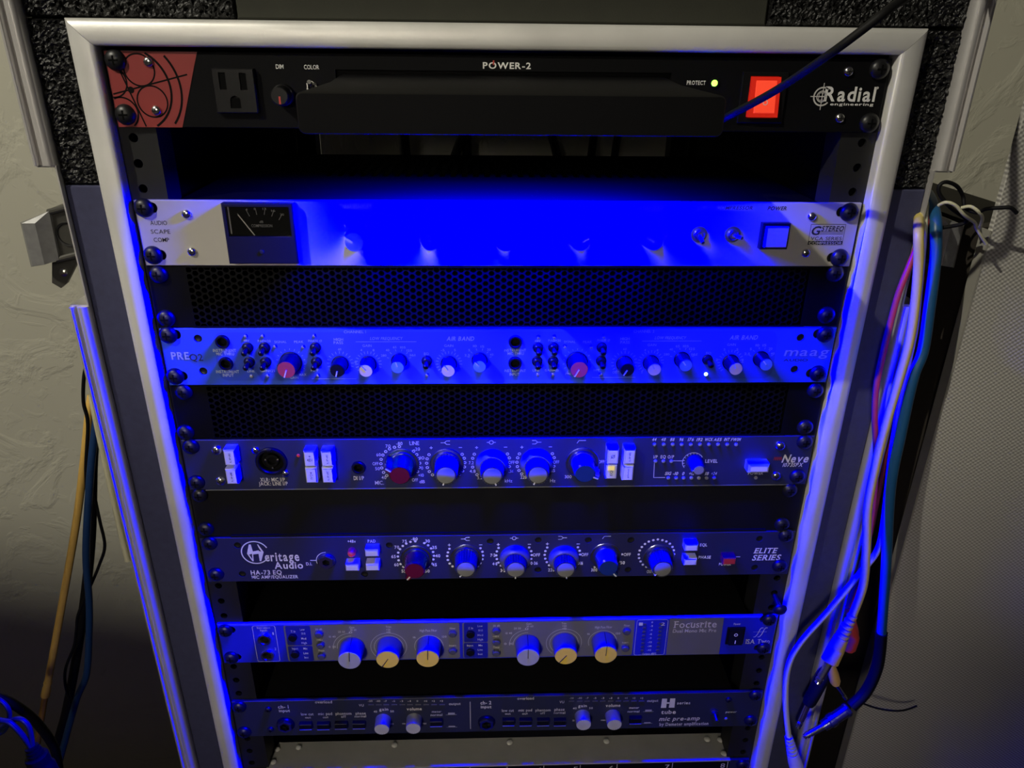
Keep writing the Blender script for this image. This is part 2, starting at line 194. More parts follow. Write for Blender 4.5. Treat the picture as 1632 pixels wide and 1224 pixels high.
                  ('+', 37.2, -365.5, 2.5, 2.52, 'b'), ('-', 62.5, -365.9, 2.7, 0.69, 'b'), ('OFF', 68.4, -376.6, 5.9, 2.91, 'b'), ('0·36', 65.3, -385.3, 3.8, 2.94, 'b'),
                  ('220', 41.3, -391.8, 5.4, 2.97, 'b'), ('OFF', 103.6, -377.1, 5.9, 2.92, 'b'), ('50', 100.4, -385.4, 3.7, 2.95, 'b'), ('300', 77.1, -392.4, 5.2, 2.97, 'b'),
                  ('OUT', 124.1, -394.9, 5.4, 2.99, 'b'), ('EQL', 166.3, -368.3, 6.0, 2.78, 'b'), ('PHASE', 168.7, -380.9, 10.3, 2.82, 'b'), ('POWER', 186.7, -388.2, 10.2, 2.62, 'b'),
                  ('ELITE', 219.1, -374.9, 19.4, 5.15, 'bis'), ('SERIES', 221.1, -382.0, 23.6, 5.43, 'bis')]},
 'lat': {'dish': [(-303.8, -118.9)],
         'hole': [(-317.0, -147.9)],
         'plate': [[(-313.5, -101.3), (-298.1, -97.4), (-299.2, -134.6), (-315.8, -138.7)]],
         'tongue': [[(-323.7, -140.8), (-302.9, -136.6), (-316.9, -156.3), (-321.8, -159.9), (-327.3, -155.9)]],
         'wing': [[(-312.0, -102.2), (-332.0, -109.5), (-332.6, -140.9), (-313.2, -136.4)]],
         'wingfront': [[(-320.0, -109.3), (-328.7, -109.3), (-328.9, -139.2), (-320.5, -138.2)]]},
 'mis': {'cabtop': [(340.4, -98.9)],
         'fabL0': [(349.5, -32.7)],
         'fabL1': [(349.0, -387.0)],
         'foamL': [(-284.4, -81.8)],
         'foamR': [(263.2, -80.0)],
         'foamtopL': [(-161.0, 21.3)],
         'foamtopR': [(160.5, 25.1)],
         'lamp': [(-2.1, -32.0)]},
 'neve': {'arc': [(148.5, -289.2)],
          'bluek': [(62.0, -288.9, 118)],
          'btn': [(-203.4, -277.3, ''), (-204.4, -293.8, ''), (-144.5, -278.8, '48'), (-144.8, -293.4, 'mid'), (-131.6, -279.0, 'line'), (-132.3, -293.5, ''), (83.9, -278.9, 'phi'),
                  (83.9, -293.9, 'eql'), (96.7, -279.1, 'ins'), (96.4, -293.8, 'dig')],
          'dot': [(-89.4, -299.3), (-91.6, -296.4), (-92.8, -292.4), (-93.2, -288.6), (-92.8, -284.8), (-91.2, -281.0), (-88.9, -278.0), (-85.9, -275.7), (-82.1, -274.3), (-78.3, -273.7),
                  (-67.8, -277.9), (-65.5, -280.9), (-64.2, -284.5), (-63.6, -288.4), (-64.1, -292.2), (-65.5, -295.9), (-56.1, -281.0), (-57.7, -284.6), (-58.2, -288.5), (-57.8, -292.4),
                  (-56.4, -296.0), (-54.1, -299.0), (-30.8, -280.9), (-29.3, -284.4), (-28.9, -288.3), (-29.3, -292.1), (-30.7, -295.7), (-33.1, -299.0), (-21.5, -280.9), (-22.8, -284.5),
                  (-22.9, -292.3), (-19.6, -299.2), (3.9, -280.9), (5.4, -284.4), (5.4, -292.1), (13.1, -280.9), (11.8, -284.4), (11.3, -288.3), (11.7, -292.2), (13.0, -295.7), (38.5, -281.0),
                  (40.0, -284.5), (40.0, -292.2), (15.2, -298.8)],
          'dual': [(-8.0, -289.5, 160), (26.4, -289.1, 200)],
          'fork': [(-43.3, -270.7, 0), (-8.5, -270.7, 1), (26.1, -270.8, 2), (60.5, -270.7, 3)],
          'grey': [(-42.7, -289.0, 195)],
          'jack': [(-110.4, -291.5)],
          'led': [(116.9, -273.4), (124.1, -273.5), (131.1, -273.5), (138.1, -273.6), (145.1, -273.7), (152.3, -273.7), (159.3, -273.8), (166.4, -273.8), (173.5, -273.9), (180.5, -274.0),
                  (119.1, -288.3), (125.3, -288.3), (131.4, -288.4), (130.6, -303.5), (136.8, -303.6), (142.7, -303.7), (148.9, -303.7), (154.9, -303.8), (161.0, -303.9), (167.1, -303.9),
                  (200.3, -304.1)],
          'level': [(149.3, -288.2, 265)],
          'line': [[(132.9, -288.2), (140.1, -288.3)], [(118.4, -289.9), (119.0, -303.2)], [(118.9, -303.2), (128.1, -303.3)]],
          'pbtn': [(198.1, -291.0)],
          'rack': [(-234.1, -272.1, 0), (-234.9, -303.5, 0), (233.8, -271.8, 0), (233.2, -302.9, 0)],
          'redk': [(-76.9, -288.7, -65)],
          'rled': [(-155.1, -280.7)],
          'screw': [(-215.4, -275.4, 4), (-216.4, -302.3, 4), (-186.6, -275.9, 3), (-166.7, -296.4, 3), (215.2, -275.3, 4), (216.1, -302.3, 4)],
          'text': [('XLR: MIC I/P', -177.1, -302.0, 18.9, 3.11, 'b'), ('JACK: LINE I/P', -177.0, -305.6, 22.1, 3.13, 'b'), ('DI I/P', -111.0, -301.3, 8.0, 3.33, 'b'),
                   ('40', -91.7, -301.0, 3.7, 2.7, ''), ('50', -96.1, -293.0, 3.5, 2.67, ''), ('OFF', -97.3, -288.6, 4.6, 2.66, ''), ('60', -94.5, -280.7, 3.3, 2.63, ''),
                   ('70', -86.9, -273.2, 3.7, 2.6, ''), ('-80', -78.2, -271.1, 4.7, 2.59, ''), ('-20', -65.3, -276.0, 4.8, 2.61, ''), ('10', -61.5, -283.8, 3.5, 2.64, ''),
                   ('0', -61.9, -292.8, 1.6, 2.68, ''), ('+10', -63.0, -299.2, 4.3, 2.7, ''), ('OFF', -67.8, -303.4, 4.5, 2.72, ''), ('dB', -62.3, -305.0, 4.1, 2.72, ''),
                   ('7.2', -24.0, -288.5, 3.7, 2.67, ''), ('4.8', -23.0, -296.0, 4.6, 2.7, ''), ('3.2', -17.5, -302.0, 3.9, 2.72, ''), ('OFF', 7.1, -288.4, 4.8, 2.67, ''),
                   ('.36', 7.0, -296.3, 4.1, 2.7, ''), ('kHz', 5.0, -305.0, 5.8, 2.73, ''), ('LINE', -66.9, -270.9, 7.2, 3.19, ''), ('MIC.', -95.4, -305.7, 6.8, 3.35, ''),
                   ('+', -54.3, -275.0, 2.3, 2.21, 'b'), ('-', -32.1, -275.0, 2.5, 0.6, 'b'), ('+', -19.7, -275.1, 2.3, 2.21, 'b'), ('-', 2.4, -274.9, 2.5, 0.6, 'b'),
                   ('+', 14.9, -275.1, 2.3, 2.22, 'b'), ('OFF', 41.7, -288.4, 4.7, 2.68, ''), ('.36', 6.9, -296.3, 4.1, 2.7, ''), ('OFF', 76.7, -288.5, 4.7, 2.68, ''),
                   ('220', 16.7, -301.8, 5.0, 2.72, ''), ('35', 39.3, -296.0, 3.6, 2.7, ''), ('Hz', 39.6, -305.2, 4.2, 2.74, ''), ('300', 51.5, -301.8, 5.4, 2.73, ''),
                   ('18', 74.9, -296.5, 2.7, 2.71, ''), ('-', 36.8, -275.0, 2.5, 0.61, 'b'), ('44', 116.5, -269.2, 3.2, 2.61, 'bi'), ('48', 123.6, -269.2, 3.4, 2.61, 'bi'),
                   ('88', 130.5, -269.3, 3.2, 2.62, 'bi'), ('96', 137.5, -269.4, 3.2, 2.62, 'bi'), ('176', 144.9, -269.4, 4.5, 2.62, 'bi'), ('192', 151.7, -269.5, 4.5, 2.62, 'bi'),
                   ('WCK', 158.8, -269.5, 6.3, 2.62, 'bi'), ('AES', 165.7, -269.6, 5.9, 2.62, 'bi'), ('INT', 172.9, -269.6, 4.1, 2.62, 'bi'), ('FWIM', 179.9, -269.7, 7.4, 2.62, 'bi'),
                   ('I/P', 118.8, -284.5, 3.2, 2.67, 'b'), ('EQ', 124.8, -284.5, 4.1, 2.67, 'b'), ('O/P', 130.8, -284.6, 4.9, 2.67, 'b'), ('SIG', 130.2, -299.6, 4.7, 2.73, 'bi'),
                   ('-10', 136.1, -299.7, 4.0, 2.73, 'bi'), ('0', 142.2, -299.8, 1.6, 2.73, 'bi'), ('+12', 148.8, -299.8, 4.1, 2.73, 'bi'), ('18', 161.0, -300.0, 2.7, 2.74, 'bi'),
                   ('+24', 166.6, -300.0, 4.4, 2.74, 'bi'), ('LEVEL', 163.1, -288.7, 9.8, 2.9, 'b'), ('POWER', 199.7, -300.1, 12.1, 2.32, 'b'), ('Neve', 229.7, -287.0, 20.7, 6.85, 'bi'),
                   ('1073SPX', 228.3, -292.7, 15.8, 3.35, 'bi')],
          'xlr': [(-175.9, -285.5)],
          'zig': [(215.3, -286.9)]},
 'power': {'badge': [[(-241.7, -0.3), (-186.0, 0.1), (-202.0, -43.8), (-243.1, -44.1)]],
           'bc': [(-229.4, -22.3)],
           'bezel': [[(146.3, -7.3), (176.8, -7.5), (179.4, -38.3), (151.2, -39.0)]],
           'dim': [(-136.5, -24.3)],
           'led': [(131.5, -15.1)],
           'line': [[(-240.6, -24.8), (-193.9, -13.2)], [(-234.1, -11.0), (-224.1, -43.6)]],
           'logo': [(201.6, -22.4)],
           'outlet': [[(-177.9, -9.5), (-152.4, -9.4), (-153.1, -34.8), (-178.3, -35.0)]],
           'rack': [(-235.2, -5.5, 0), (-235.5, -36.6, 0), (234.8, -6.1, 0), (235.1, -38.1, 0)],
           'reg': [(236.2, -17.0)],
           'ring': [(-222.3, -10.9), (-217.6, -28.9), (-236.7, -35.7), (-240.2, -17.6)],
           'rocker': [[(153.0, -10.4), (171.8, -10.5), (174.1, -34.8), (153.1, -35.0)]],
           'screw': [(-215.9, -6.4), (-216.2, -34.1), (215.5, -7.6), (215.4, -35.2)],
           'slots': [[(-173.7, -11.6), (-169.6, -11.6), (-170.5, -21.6), (-174.4, -21.6)], [(-161.3, -12.5), (-157.4, -12.5), (-157.9, -20.9), (-161.9, -20.9)],
                     [(-168.6, -26.4), (-162.5, -26.4), (-162.9, -32.1), (-169.3, -32.2)]],
           'text': [('DIM', -137.5, -8.2, 4.6, 2.42, ''), ('COLOR', -118.2, -8.3, 9.1, 2.43, ''), ('POWER-2', 1.3, -6.3, 29.6, 3.49, 'b'), ('PROTECT', 120.1, -15.0, 11.9, 2.33, 'b'),
                    ('Radial', 219.4, -20.8, 32.8, 8.38, 'b'), ('engineering', 221.6, -26.8, 28.1, 1.57, 'b')],
           'toggle': [(-118.8, -19.4)]},
 'preq': {'air': [(-16.9, -202.5, -45), (188.9, -202.1, -40)],
          'bscrew': [(-215.2, -185.6), (-215.4, -210.7), (216.0, -186.0), (215.7, -211.0)],
          'field': [[(-204.7, -180.0), (-208.5, -218.2)], [(200.3, -180.8), (204.0, -220.1)]],
          'freq': [(-74.8, -202.9, -15), (130.6, -202.4, -38)],
          'gain': [(-97.0, -205.1, -40), (-39.1, -205.3, -35), (108.0, -205.0, -25), (166.9, -204.8, -25)],
          'hp': [(-117.1, -205.1, 195), (88.6, -205.4, 210)],
          'jack': [(-198.2, -187.8), (-198.3, -204.6), (8.8, -188.4), (8.8, -205.0)],
          'led': [(-181.6, -183.9, 0), (-169.7, -183.8, 0), (-133.6, -183.6, 0), (-162.0, -191.7, 0), (-142.3, -192.1, 0), (-181.6, -214.7, 0), (-169.9, -214.4, 0), (-133.8, -214.4, 0),
                  (-55.1, -214.5, 0), (25.3, -184.9, 0), (36.7, -184.7, 0), (72.2, -184.5, 0), (44.7, -192.3, 0), (63.6, -192.4, 0), (25.5, -214.2, 0), (36.6, -214.3, 0), (71.7, -214.4, 0),
                  (149.9, -214.5, 1)],
          'line': [[(-104.9, -188.3), (-61.8, -188.4)], [(-138.8, -217.0), (-106.6, -217.1)], [(100.4, -188.3), (143.7, -188.3)], [(65.7, -216.8), (97.7, -216.9)]],
          'mini': [(-181.3, -192.4, -1), (-169.4, -192.3, -1), (-181.6, -203.4, -1), (-169.9, -203.4, -1), (-133.6, -192.4, -1), (-133.9, -203.5, -1), (-54.9, -202.9, -0.5), (25.1, -192.9, 0.5),
                   (36.3, -192.7, 0.5), (24.8, -203.5, 0.5), (36.4, -203.5, 0.5), (71.2, -192.8, 0.5), (71.4, -203.4, 0.5), (149.5, -202.8, 1)],
          'rack': [(-235.1, -182.6, 5), (-235.7, -214.4, 5), (233.3, -183.1, -5), (233.5, -214.2, -5)],
          'red': [(-152.1, -203.7, 200), (53.9, -204.3, 208)],
          'text': [('PRE', -229.7, -198.7, 12.5, 5.49, 'b'), ('Q2', -218.7, -199.9, 9.3, 5.15, 'k'), ('INSTRUMENT', -198.0, -194.7, 16.2, 2.12, 'b'), ('MIC THRU', -197.9, -197.3, 12.6, 2.13, 'b'),
                   ('INSTRUMENT', -198.2, -211.1, 16.4, 2.17, 'b'), ('INPUT', -198.1, -213.9, 7.8, 2.18, 'b'), ('48V', -181.6, -187.2, 4.2, 1.75, ''), ('PAD+20', -169.2, -187.6, 9.1, 1.75, ''),
                   ('SIGNAL', -157.9, -188.2, 8.5, 1.75, ''), ('PEAK', -145.0, -188.2, 6.5, 1.75, ''), ('PHASE Ø', -133.5, -187.6, 9.7, 1.75, ''), ('LINE', -181.5, -210.8, 5.1, 1.81, ''),
                   ('GAIN+25', -169.7, -210.6, 10.5, 1.81, ''), ('HPF', -135.9, -210.3, 5.6, 1.81, ''), ('MAX', -144.8, -213.7, 5.1, 1.82, ''), ('GAIN', -151.2, -216.0, 5.8, 1.83, ''),
                   ('HIGH', -116.9, -186.5, 6.6, 1.99, ''), ('PASS', -117.2, -189.0, 6.7, 2.0, ''), ('60', -116.7, -194.0, 2.2, 1.65, ''), ('CHANNEL 1', -104.9, -180.8, 15.5, 1.98, ''),
                   ('LOW FREQUENCY', -83.0, -185.8, 22.8, 2.17, 'i'), ('AIR BAND', -30.3, -186.1, 19.5, 3.09, 'bi'), ('GAIN', -97.1, -191.3, 6.4, 1.83, ''), ('GAIN', -38.9, -191.5, 6.5, 1.83, ''),
                   ('EQ', -55.1, -197.6, 3.4, 1.85, ''), ('4', -101.4, -194.7, 1.3, 1.65, ''), ('8', -92.7, -194.8, 1.3, 1.65, ''), ('0', -106.2, -204.0, 1.3, 1.67, ''),
                   ('40', -82.7, -194.8, 2.5, 1.65, ''), ('65', -77.5, -192.5, 2.5, 1.65, ''), ('105', -71.7, -192.7, 3.8, 1.65, ''), ('125', -67.2, -195.1, 3.8, 1.66, ''),
                   ('161', -65.0, -198.7, 3.8, 1.67, ''), ('280', -85.7, -198.9, 3.8, 1.66, ''), ('-5', -43.3, -194.9, 2.6, 1.66, ''), ('5', -34.6, -194.9, 1.3, 1.66, ''),
                   ('2.5', -25.8, -198.9, 3.9, 1.67, ''), ('5', -24.3, -195.0, 1.3, 1.66, ''), ('10', -20.2, -191.8, 2.6, 1.65, ''), ('15', -14.8, -192.2, 2.6, 1.65, ''),
                   ('20', -10.2, -194.6, 2.6, 1.66, ''), ('40', -8.2, -198.5, 2.6, 1.67, ''), ('INSTRUMENT', 8.7, -195.1, 15.8, 1.97, ''), ('MIC THRU', 9.2, -197.7, 11.7, 1.98, ''),
                   ('INSTRUMENT', 8.9, -211.2, 15.6, 2.02, ''), ('INPUT', 8.6, -214.1, 7.2, 2.03, ''), ('48V', 24.8, -188.0, 4.3, 1.77, ''), ('PAD+20', 37.0, -187.7, 9.1, 1.77, ''),
                   ('SIGNAL', 48.0, -188.7, 8.3, 1.78, ''), ('PEAK', 60.8, -188.8, 6.5, 1.78, ''), ('PHASE Ø', 72.4, -187.7, 9.2, 1.78, ''), ('LINE', 24.3, -211.0, 5.1, 1.83, ''),
                   ('GAIN+25', 35.7, -211.0, 10.0, 1.84, ''), ('HPF', 68.7, -211.0, 4.2, 1.84, ''), ('MIN', 47.7, -213.8, 3.8, 1.85, ''), ('OUT', 82.9, -212.8, 4.7, 1.85, ''),
                   ('CHANNEL 2', 101.1, -180.8, 15.0, 1.94, ''), ('HIGH', 87.8, -186.5, 6.5, 1.95, ''), ('PASS', 88.0, -189.2, 6.7, 1.96, ''), ('60', 88.3, -194.4, 2.4, 1.62, ''),
                   ('LOW FREQUENCY', 120.8, -185.8, 22.6, 2.13, 'i'), ('GAIN', 107.7, -191.3, 6.4, 1.79, ''), ('4', 103.1, -195.3, 1.2, 1.62, ''), ('8', 112.2, -195.4, 1.2, 1.62, ''),
                   ('2', 102.2, -212.7, 1.2, 1.66, ''), ('280', 119.1, -198.7, 4.2, 1.63, ''), ('40', 122.1, -194.8, 2.4, 1.62, ''), ('AIR BAND', 174.4, -185.7, 20.3, 3.21, 'bi'),
                   ('GAIN', 165.9, -191.2, 6.4, 1.8, ''), ('EQ', 149.9, -197.8, 3.6, 1.81, ''), ('65', 126.6, -192.3, 2.7, 1.79, ''), ('105', 132.6, -192.3, 4.1, 1.8, ''),
                   ('125', 137.4, -194.5, 4.1, 1.8, ''), ('161', 139.5, -198.8, 4.1, 1.81, ''), ('2.5', 178.4, -198.5, 4.1, 1.82, ''), ('5', 180.6, -194.7, 1.4, 1.81, ''),
                   ('10', 185.1, -191.8, 2.7, 1.8, ''), ('15', 190.3, -191.8, 2.7, 1.8, ''), ('20', 195.1, -194.5, 2.7, 1.81, ''), ('40', 197.3, -198.4, 2.7, 1.82, ''),
                   ('5', 161.3, -195.1, 1.4, 1.81, ''), ('5', 170.7, -195.1, 1.4, 1.81, ''), ('2', 156.7, -203.2, 1.4, 1.83, ''), ('-2', 175.2, -203.5, 2.7, 1.83, ''),
                   ('maag', 222.3, -199.1, 32.6, 6.84, 'i'), ('AUDIO', 215.3, -203.6, 18.1, 1.84, 'k')]},
 'vent1': {'hx': [(-213.7, -136.5), (209.4, -135.2)], 'rack': [(-234.2, -139.3, 0), (-234.8, -170.8, 0), (232.1, -138.0, 0), (231.9, -168.9, 0)]},
 'vent2': {'hx': [(-214.8, -224.6), (217.3, -226.8)], 'rack': [(-232.2, -227.3, 0), (-236.5, -260.5, 0), (234.7, -228.4, 0), (232.3, -259.6, 0)]}}
# ------------------------------------------------------------------ materials
MATS = {}
def mat(name, col, rough=0.5, metal=0.0, noise=0.06, nscale=60, bump=0.0, bscale=300, emit=None, estr=0, spec=0.5, coat=0, rvar=0.0):
    if name in MATS: return MATS[name]
    m = bpy.data.materials.new(name); m.use_nodes = True; MATS[name] = m
    nt = m.node_tree; N = nt.nodes; L = nt.links
    b = N['Principled BSDF']
    b.inputs['Roughness'].default_value = rough; b.inputs['Metallic'].default_value = metal
    b.inputs['Specular IOR Level'].default_value = spec
    if coat: b.inputs['Coat Weight'].default_value = coat; b.inputs['Coat Roughness'].default_value = 0.1
    tc = N.new('ShaderNodeTexCoord')
    n = N.new('ShaderNodeTexNoise'); n.inputs['Scale'].default_value = nscale; n.inputs['Detail'].default_value = 4
    L.new(tc.outputs['Object'], n.inputs['Vector'])
    mx = N.new('ShaderNodeMix'); mx.data_type = 'RGBA'
    c = Vector(col[:3])
    mx.inputs[6].default_value = (*(c * (1 - noise * 2)), 1); mx.inputs[7].default_value = (*[min(1, v * (1 + noise * 2)) for v in c], 1)
    L.new(n.outputs[0], mx.inputs[0]); L.new(mx.outputs[2], b.inputs['Base Color'])
    if rvar:
        mr = N.new('ShaderNodeMapRange'); mr.inputs[3].default_value = max(.02, rough - rvar); mr.inputs[4].default_value = min(1, rough + rvar)
        L.new(n.outputs[0], mr.inputs[0]); L.new(mr.outputs[0], b.inputs['Roughness'])
    if bump:
        n2 = N.new('ShaderNodeTexNoise'); n2.inputs['Scale'].default_value = bscale; n2.inputs['Detail'].default_value = 3
        L.new(tc.outputs['Object'], n2.inputs['Vector'])
        bp = N.new('ShaderNodeBump'); bp.inputs['Strength'].default_value = bump; bp.inputs['Distance'].default_value = 0.001
        L.new(n2.outputs[0], bp.inputs['Height']); L.new(bp.outputs[0], b.inputs['Normal'])
    if emit:
        b.inputs['Emission Color'].default_value = (*emit, 1); b.inputs['Emission Strength'].default_value = estr
    return m
mat('black_paint', (0.0042, 0.0042, 0.0048), 0.6, spec=0.08, bump=0.15, bscale=2500)
mat('black_plastic', (0.006, 0.006, 0.0065), 0.35, spec=0.25)
mat('black_matte', (0.003, 0.003, 0.003), 0.8, spec=0.15)
mat('rail_steel', (0.016, 0.016, 0.017), 0.5, 0.1, spec=0.25)
mat('lid_black', (0.0014, 0.0014, 0.0015), 0.75, spec=0.06)
mat('vent_black', (0.0030, 0.0030, 0.0035), 0.5, spec=0.10)
mat('black_steel', (0.010, 0.010, 0.011), 0.38, 0.2)
mat('shade_black', (0.002, 0.002, 0.002), 0.9, spec=0.1)  # near-black standing in for shade in slots and screw heads
mat('chrome', (0.75, 0.74, 0.70), 0.22, 1.0)
mat('aluminium', (0.80, 0.79, 0.755), 0.40, 0.35, noise=0.08, nscale=25, rvar=0.1, bump=0.05, bscale=500)
mat('edge_aluminium', (0.66, 0.64, 0.62), 0.34, 0.5, noise=0.06, nscale=30)
mat('brushed_top', (0.46, 0.455, 0.42), 0.5, 0.25, noise=0.08, nscale=40)
mat('spun_metal', (0.75, 0.74, 0.71), 0.3, 0.45)
mat('rivet_silver', (0.75, 0.74, 0.70), 0.3, 0.35)
mat('brushed', (0.55, 0.55, 0.52), 0.42, 0.8, noise=0.05, nscale=40)
mat('red_badge', (0.25, 0.022, 0.020), 0.5)
mat('badge_ink', (0.004, 0.003, 0.003), 0.7, spec=0.1)
mat('white_ink', (0.62, 0.60, 0.57), 0.6)
mat('bright_ink', (0.80, 0.79, 0.76), 0.6)
mat('black_ink', (0.010, 0.010, 0.012), 0.6)
mat('grey_ink', (0.30, 0.30, 0.30), 0.6)
mat('dim_ink', (0.35, 0.40, 0.50), 0.6)
mat('warm_grey_panel', (0.43, 0.41, 0.37), 0.42, 0.15, noise=0.02)
mat('sky_panel', (0.024, 0.075, 0.46), 0.5, noise=0.03)
mat('sky_field', (0.017, 0.05, 0.36), 0.5, noise=0.03)
mat('navy_panel', (0.015, 0.018, 0.068), 0.5, noise=0.05)
mat('slate_panel', (0.016, 0.017, 0.060), 0.5, noise=0.05)
mat('royal_panel', (0.010, 0.016, 0.52), 0.45, noise=0.04)
mat('royal_dark', (0.008, 0.012, 0.28), 0.45, noise=0.04)
mat('silver_print', (0.175, 0.172, 0.18), 0.42, 0.25, noise=0.03)
mat('ink_panel', (0.015, 0.018, 0.045), 0.55, noise=0.05)
mat('blank_panel', (0.004, 0.004, 0.0045), 0.6, noise=0.1, spec=0.2)
mat('knob_grey', (0.040, 0.040, 0.042), 0.4)
mat('knob_cap_grey', (0.22, 0.22, 0.21), 0.45)
mat('knob_light', (0.10, 0.10, 0.10), 0.42)
mat('knob_silver_grey', (0.36, 0.36, 0.39), 0.4)
mat('cream_cap', (0.70, 0.59, 0.20), 0.5)
mat('yellow_cap', (0.78, 0.55, 0.085), 0.5)
mat('steel_blue_cap', (0.10, 0.24, 0.42), 0.5)
mat('red_cap', (0.42, 0.035, 0.045), 0.45)
mat('maroon', (0.13, 0.006, 0.016), 0.25, coat=0.4)
mat('marconi_blue', (0.012, 0.035, 0.09), 0.25, coat=0.4)
mat('button_white', (0.62, 0.61, 0.62), 0.42)
mat('button_red', (0.50, 0.035, 0.025), 0.42)
mat('button_lilac', (0.42, 0.41, 0.46), 0.4)
mat('dim_button', (0.07, 0.07, 0.09), 0.35)
mat('led_off', (0.25, 0.25, 0.26), 0.25)
mat('led_green', (0.1, 0.6, 0.05), 0.4, emit=(0.25, 1.0, 0.05), estr=5)
mat('led_white', (0.6, 0.8, 0.9), 0.4, emit=(0.55, 0.95, 1.0), estr=6)
mat('led_red', (0.55, 0.05, 0.03), 0.3, emit=(1.0, 0.06, 0.03), estr=0.12)
mat('led_yellow', (0.6, 0.5, 0.2), 0.4, emit=(1.0, 0.75, 0.25), estr=0.5)
mat('rocker_red', (0.40, 0.02, 0.01), 0.25, emit=(1.0, 0.02, 0.008), estr=0.35, noise=0.12, nscale=300)
mat('rocker_hot', (0.5, 0.05, 0.02), 0.3, emit=(1.0, 0.06, 0.025), estr=0.75, noise=0.12, nscale=300)
mat('lamp_diffuser', (0.2, 0.2, 0.6), 0.5, emit=(0.02, 0.03, 1.0), estr=4)
mat('foam_smooth', (0.040, 0.042, 0.095), 0.85, noise=0.12, nscale=200, bump=0.3, bscale=1500)
mat('foam_olive', (0.026, 0.027, 0.018), 0.85, noise=0.12, nscale=60, bump=0.2, bscale=900)
mat('foam_rough', (0.0025, 0.0025, 0.0025), 0.4, noise=0.3, nscale=500, bump=0.6, bscale=900, spec=0.5)
mat('case_laminate', (0.02, 0.02, 0.022), 0.5)
mat('wood_floor', (0.22, 0.12, 0.055), 0.5, noise=0.3, nscale=6)
mat('cable_blue', (0.012, 0.085, 0.22), 0.4)
mat('cable_red', (0.60, 0.06, 0.035), 0.35)
mat('cable_dark_red', (0.20, 0.02, 0.01), 0.45)
mat('cable_cream', (0.72, 0.58, 0.16), 0.4)
mat('cable_pink_boot', (0.66, 0.46, 0.15), 0.45)
mat('cable_white', (0.62, 0.60, 0.42), 0.4)
mat('cable_yellow', (0.80, 0.50, 0.12), 0.45)
mat('cable_amber', (0.38, 0.20, 0.03), 0.35)
mat('cable_black', (0.006, 0.006, 0.0065), 0.6, spec=0.2)
mat('cable_navy', (0.010, 0.020, 0.06), 0.45)
mat('latch_dark', (0.07, 0.068, 0.06), 0.4, 0.5)
mat('latch_zinc', (0.30, 0.30, 0.30), 0.45, 0.6, noise=0.15, nscale=200)
mat('cabinet_brown', (0.030, 0.024, 0.018), 0.7)
mat('cabinet_trim', (0.30, 0.29, 0.25), 0.5)
# clear meter glass: mostly see-through with a gloss layer
g = bpy.data.materials.new('clear_glass'); g.use_nodes = True; MATS['clear_glass'] = g
nt = g.node_tree; nt.nodes.remove(nt.nodes['Principled BSDF'])
tr = nt.nodes.new('ShaderNodeBsdfTransparent'); gl = nt.nodes.new('ShaderNodeBsdfGlossy'); gl.inputs['Roughness'].default_value = 0.05
fr = nt.nodes.new('ShaderNodeFresnel'); ms = nt.nodes.new('ShaderNodeMixShader')
nt.links.new(fr.outputs[0], ms.inputs[0]); nt.links.new(tr.outputs[0], ms.inputs[1]); nt.links.new(gl.outputs[0], ms.inputs[2])
nt.links.new(ms.outputs[0], nt.nodes['Material Output'].inputs[0])
# plaster wall: trowelled relief
def plaster():
    m = bpy.data.materials.new('plaster'); m.use_nodes = True; MATS['plaster'] = m
    nt = m.node_tree; N = nt.nodes; L = nt.links; b = N['Principled BSDF']; b.inputs['Roughness'].default_value = 0.75
    tc = N.new('ShaderNodeTexCoord')
    n1 = N.new('ShaderNodeTexNoise'); n1.inputs['Scale'].default_value = 7; n1.inputs['Detail'].default_value = 6; n1.inputs['Roughness'].default_value = 0.55; n1.inputs['Distortion'].default_value = 1.2
    n2 = N.new('ShaderNodeTexNoise'); n2.inputs['Scale'].default_value = 38; n2.inputs['Detail'].default_value = 4; n2.inputs['Distortion'].default_value = 0.8
    L.new(tc.outputs['Object'], n1.inputs['Vector']); L.new(tc.outputs['Object'], n2.inputs['Vector'])
    r1 = N.new('ShaderNodeValToRGB'); r1.color_ramp.elements[0].position = 0.47; r1.color_ramp.elements[1].position = 0.56
    L.new(n1.outputs[0], r1.inputs[0])
    r2 = N.new('ShaderNodeValToRGB'); r2.color_ramp.elements[0].position = 0.56; r2.color_ramp.elements[1].position = 0.70
    L.new(n2.outputs[0], r2.inputs[0])
    ma = N.new('ShaderNodeMath'); ma.operation = 'MULTIPLY_ADD'; ma.inputs[1].default_value = 0.35
    L.new(r2.outputs[0], ma.inputs[0]); L.new(r1.outputs[0], ma.inputs[2])
    bp = N.new('ShaderNodeBump'); bp.inputs['Strength'].default_value = 0.42; bp.inputs['Distance'].default_value = 0.003
    L.new(ma.outputs[0], bp.inputs['Height']); L.new(bp.outputs[0], b.inputs['Normal'])
    mx = N.new('ShaderNodeMix'); mx.data_type = 'RGBA'
    mx.inputs[6].default_value = (0.60, 0.58, 0.47, 1); mx.inputs[7].default_value = (0.66, 0.64, 0.52, 1)
    L.new(n1.outputs[0], mx.inputs[0]); L.new(mx.outputs[2], b.inputs['Base Color'])
plaster()
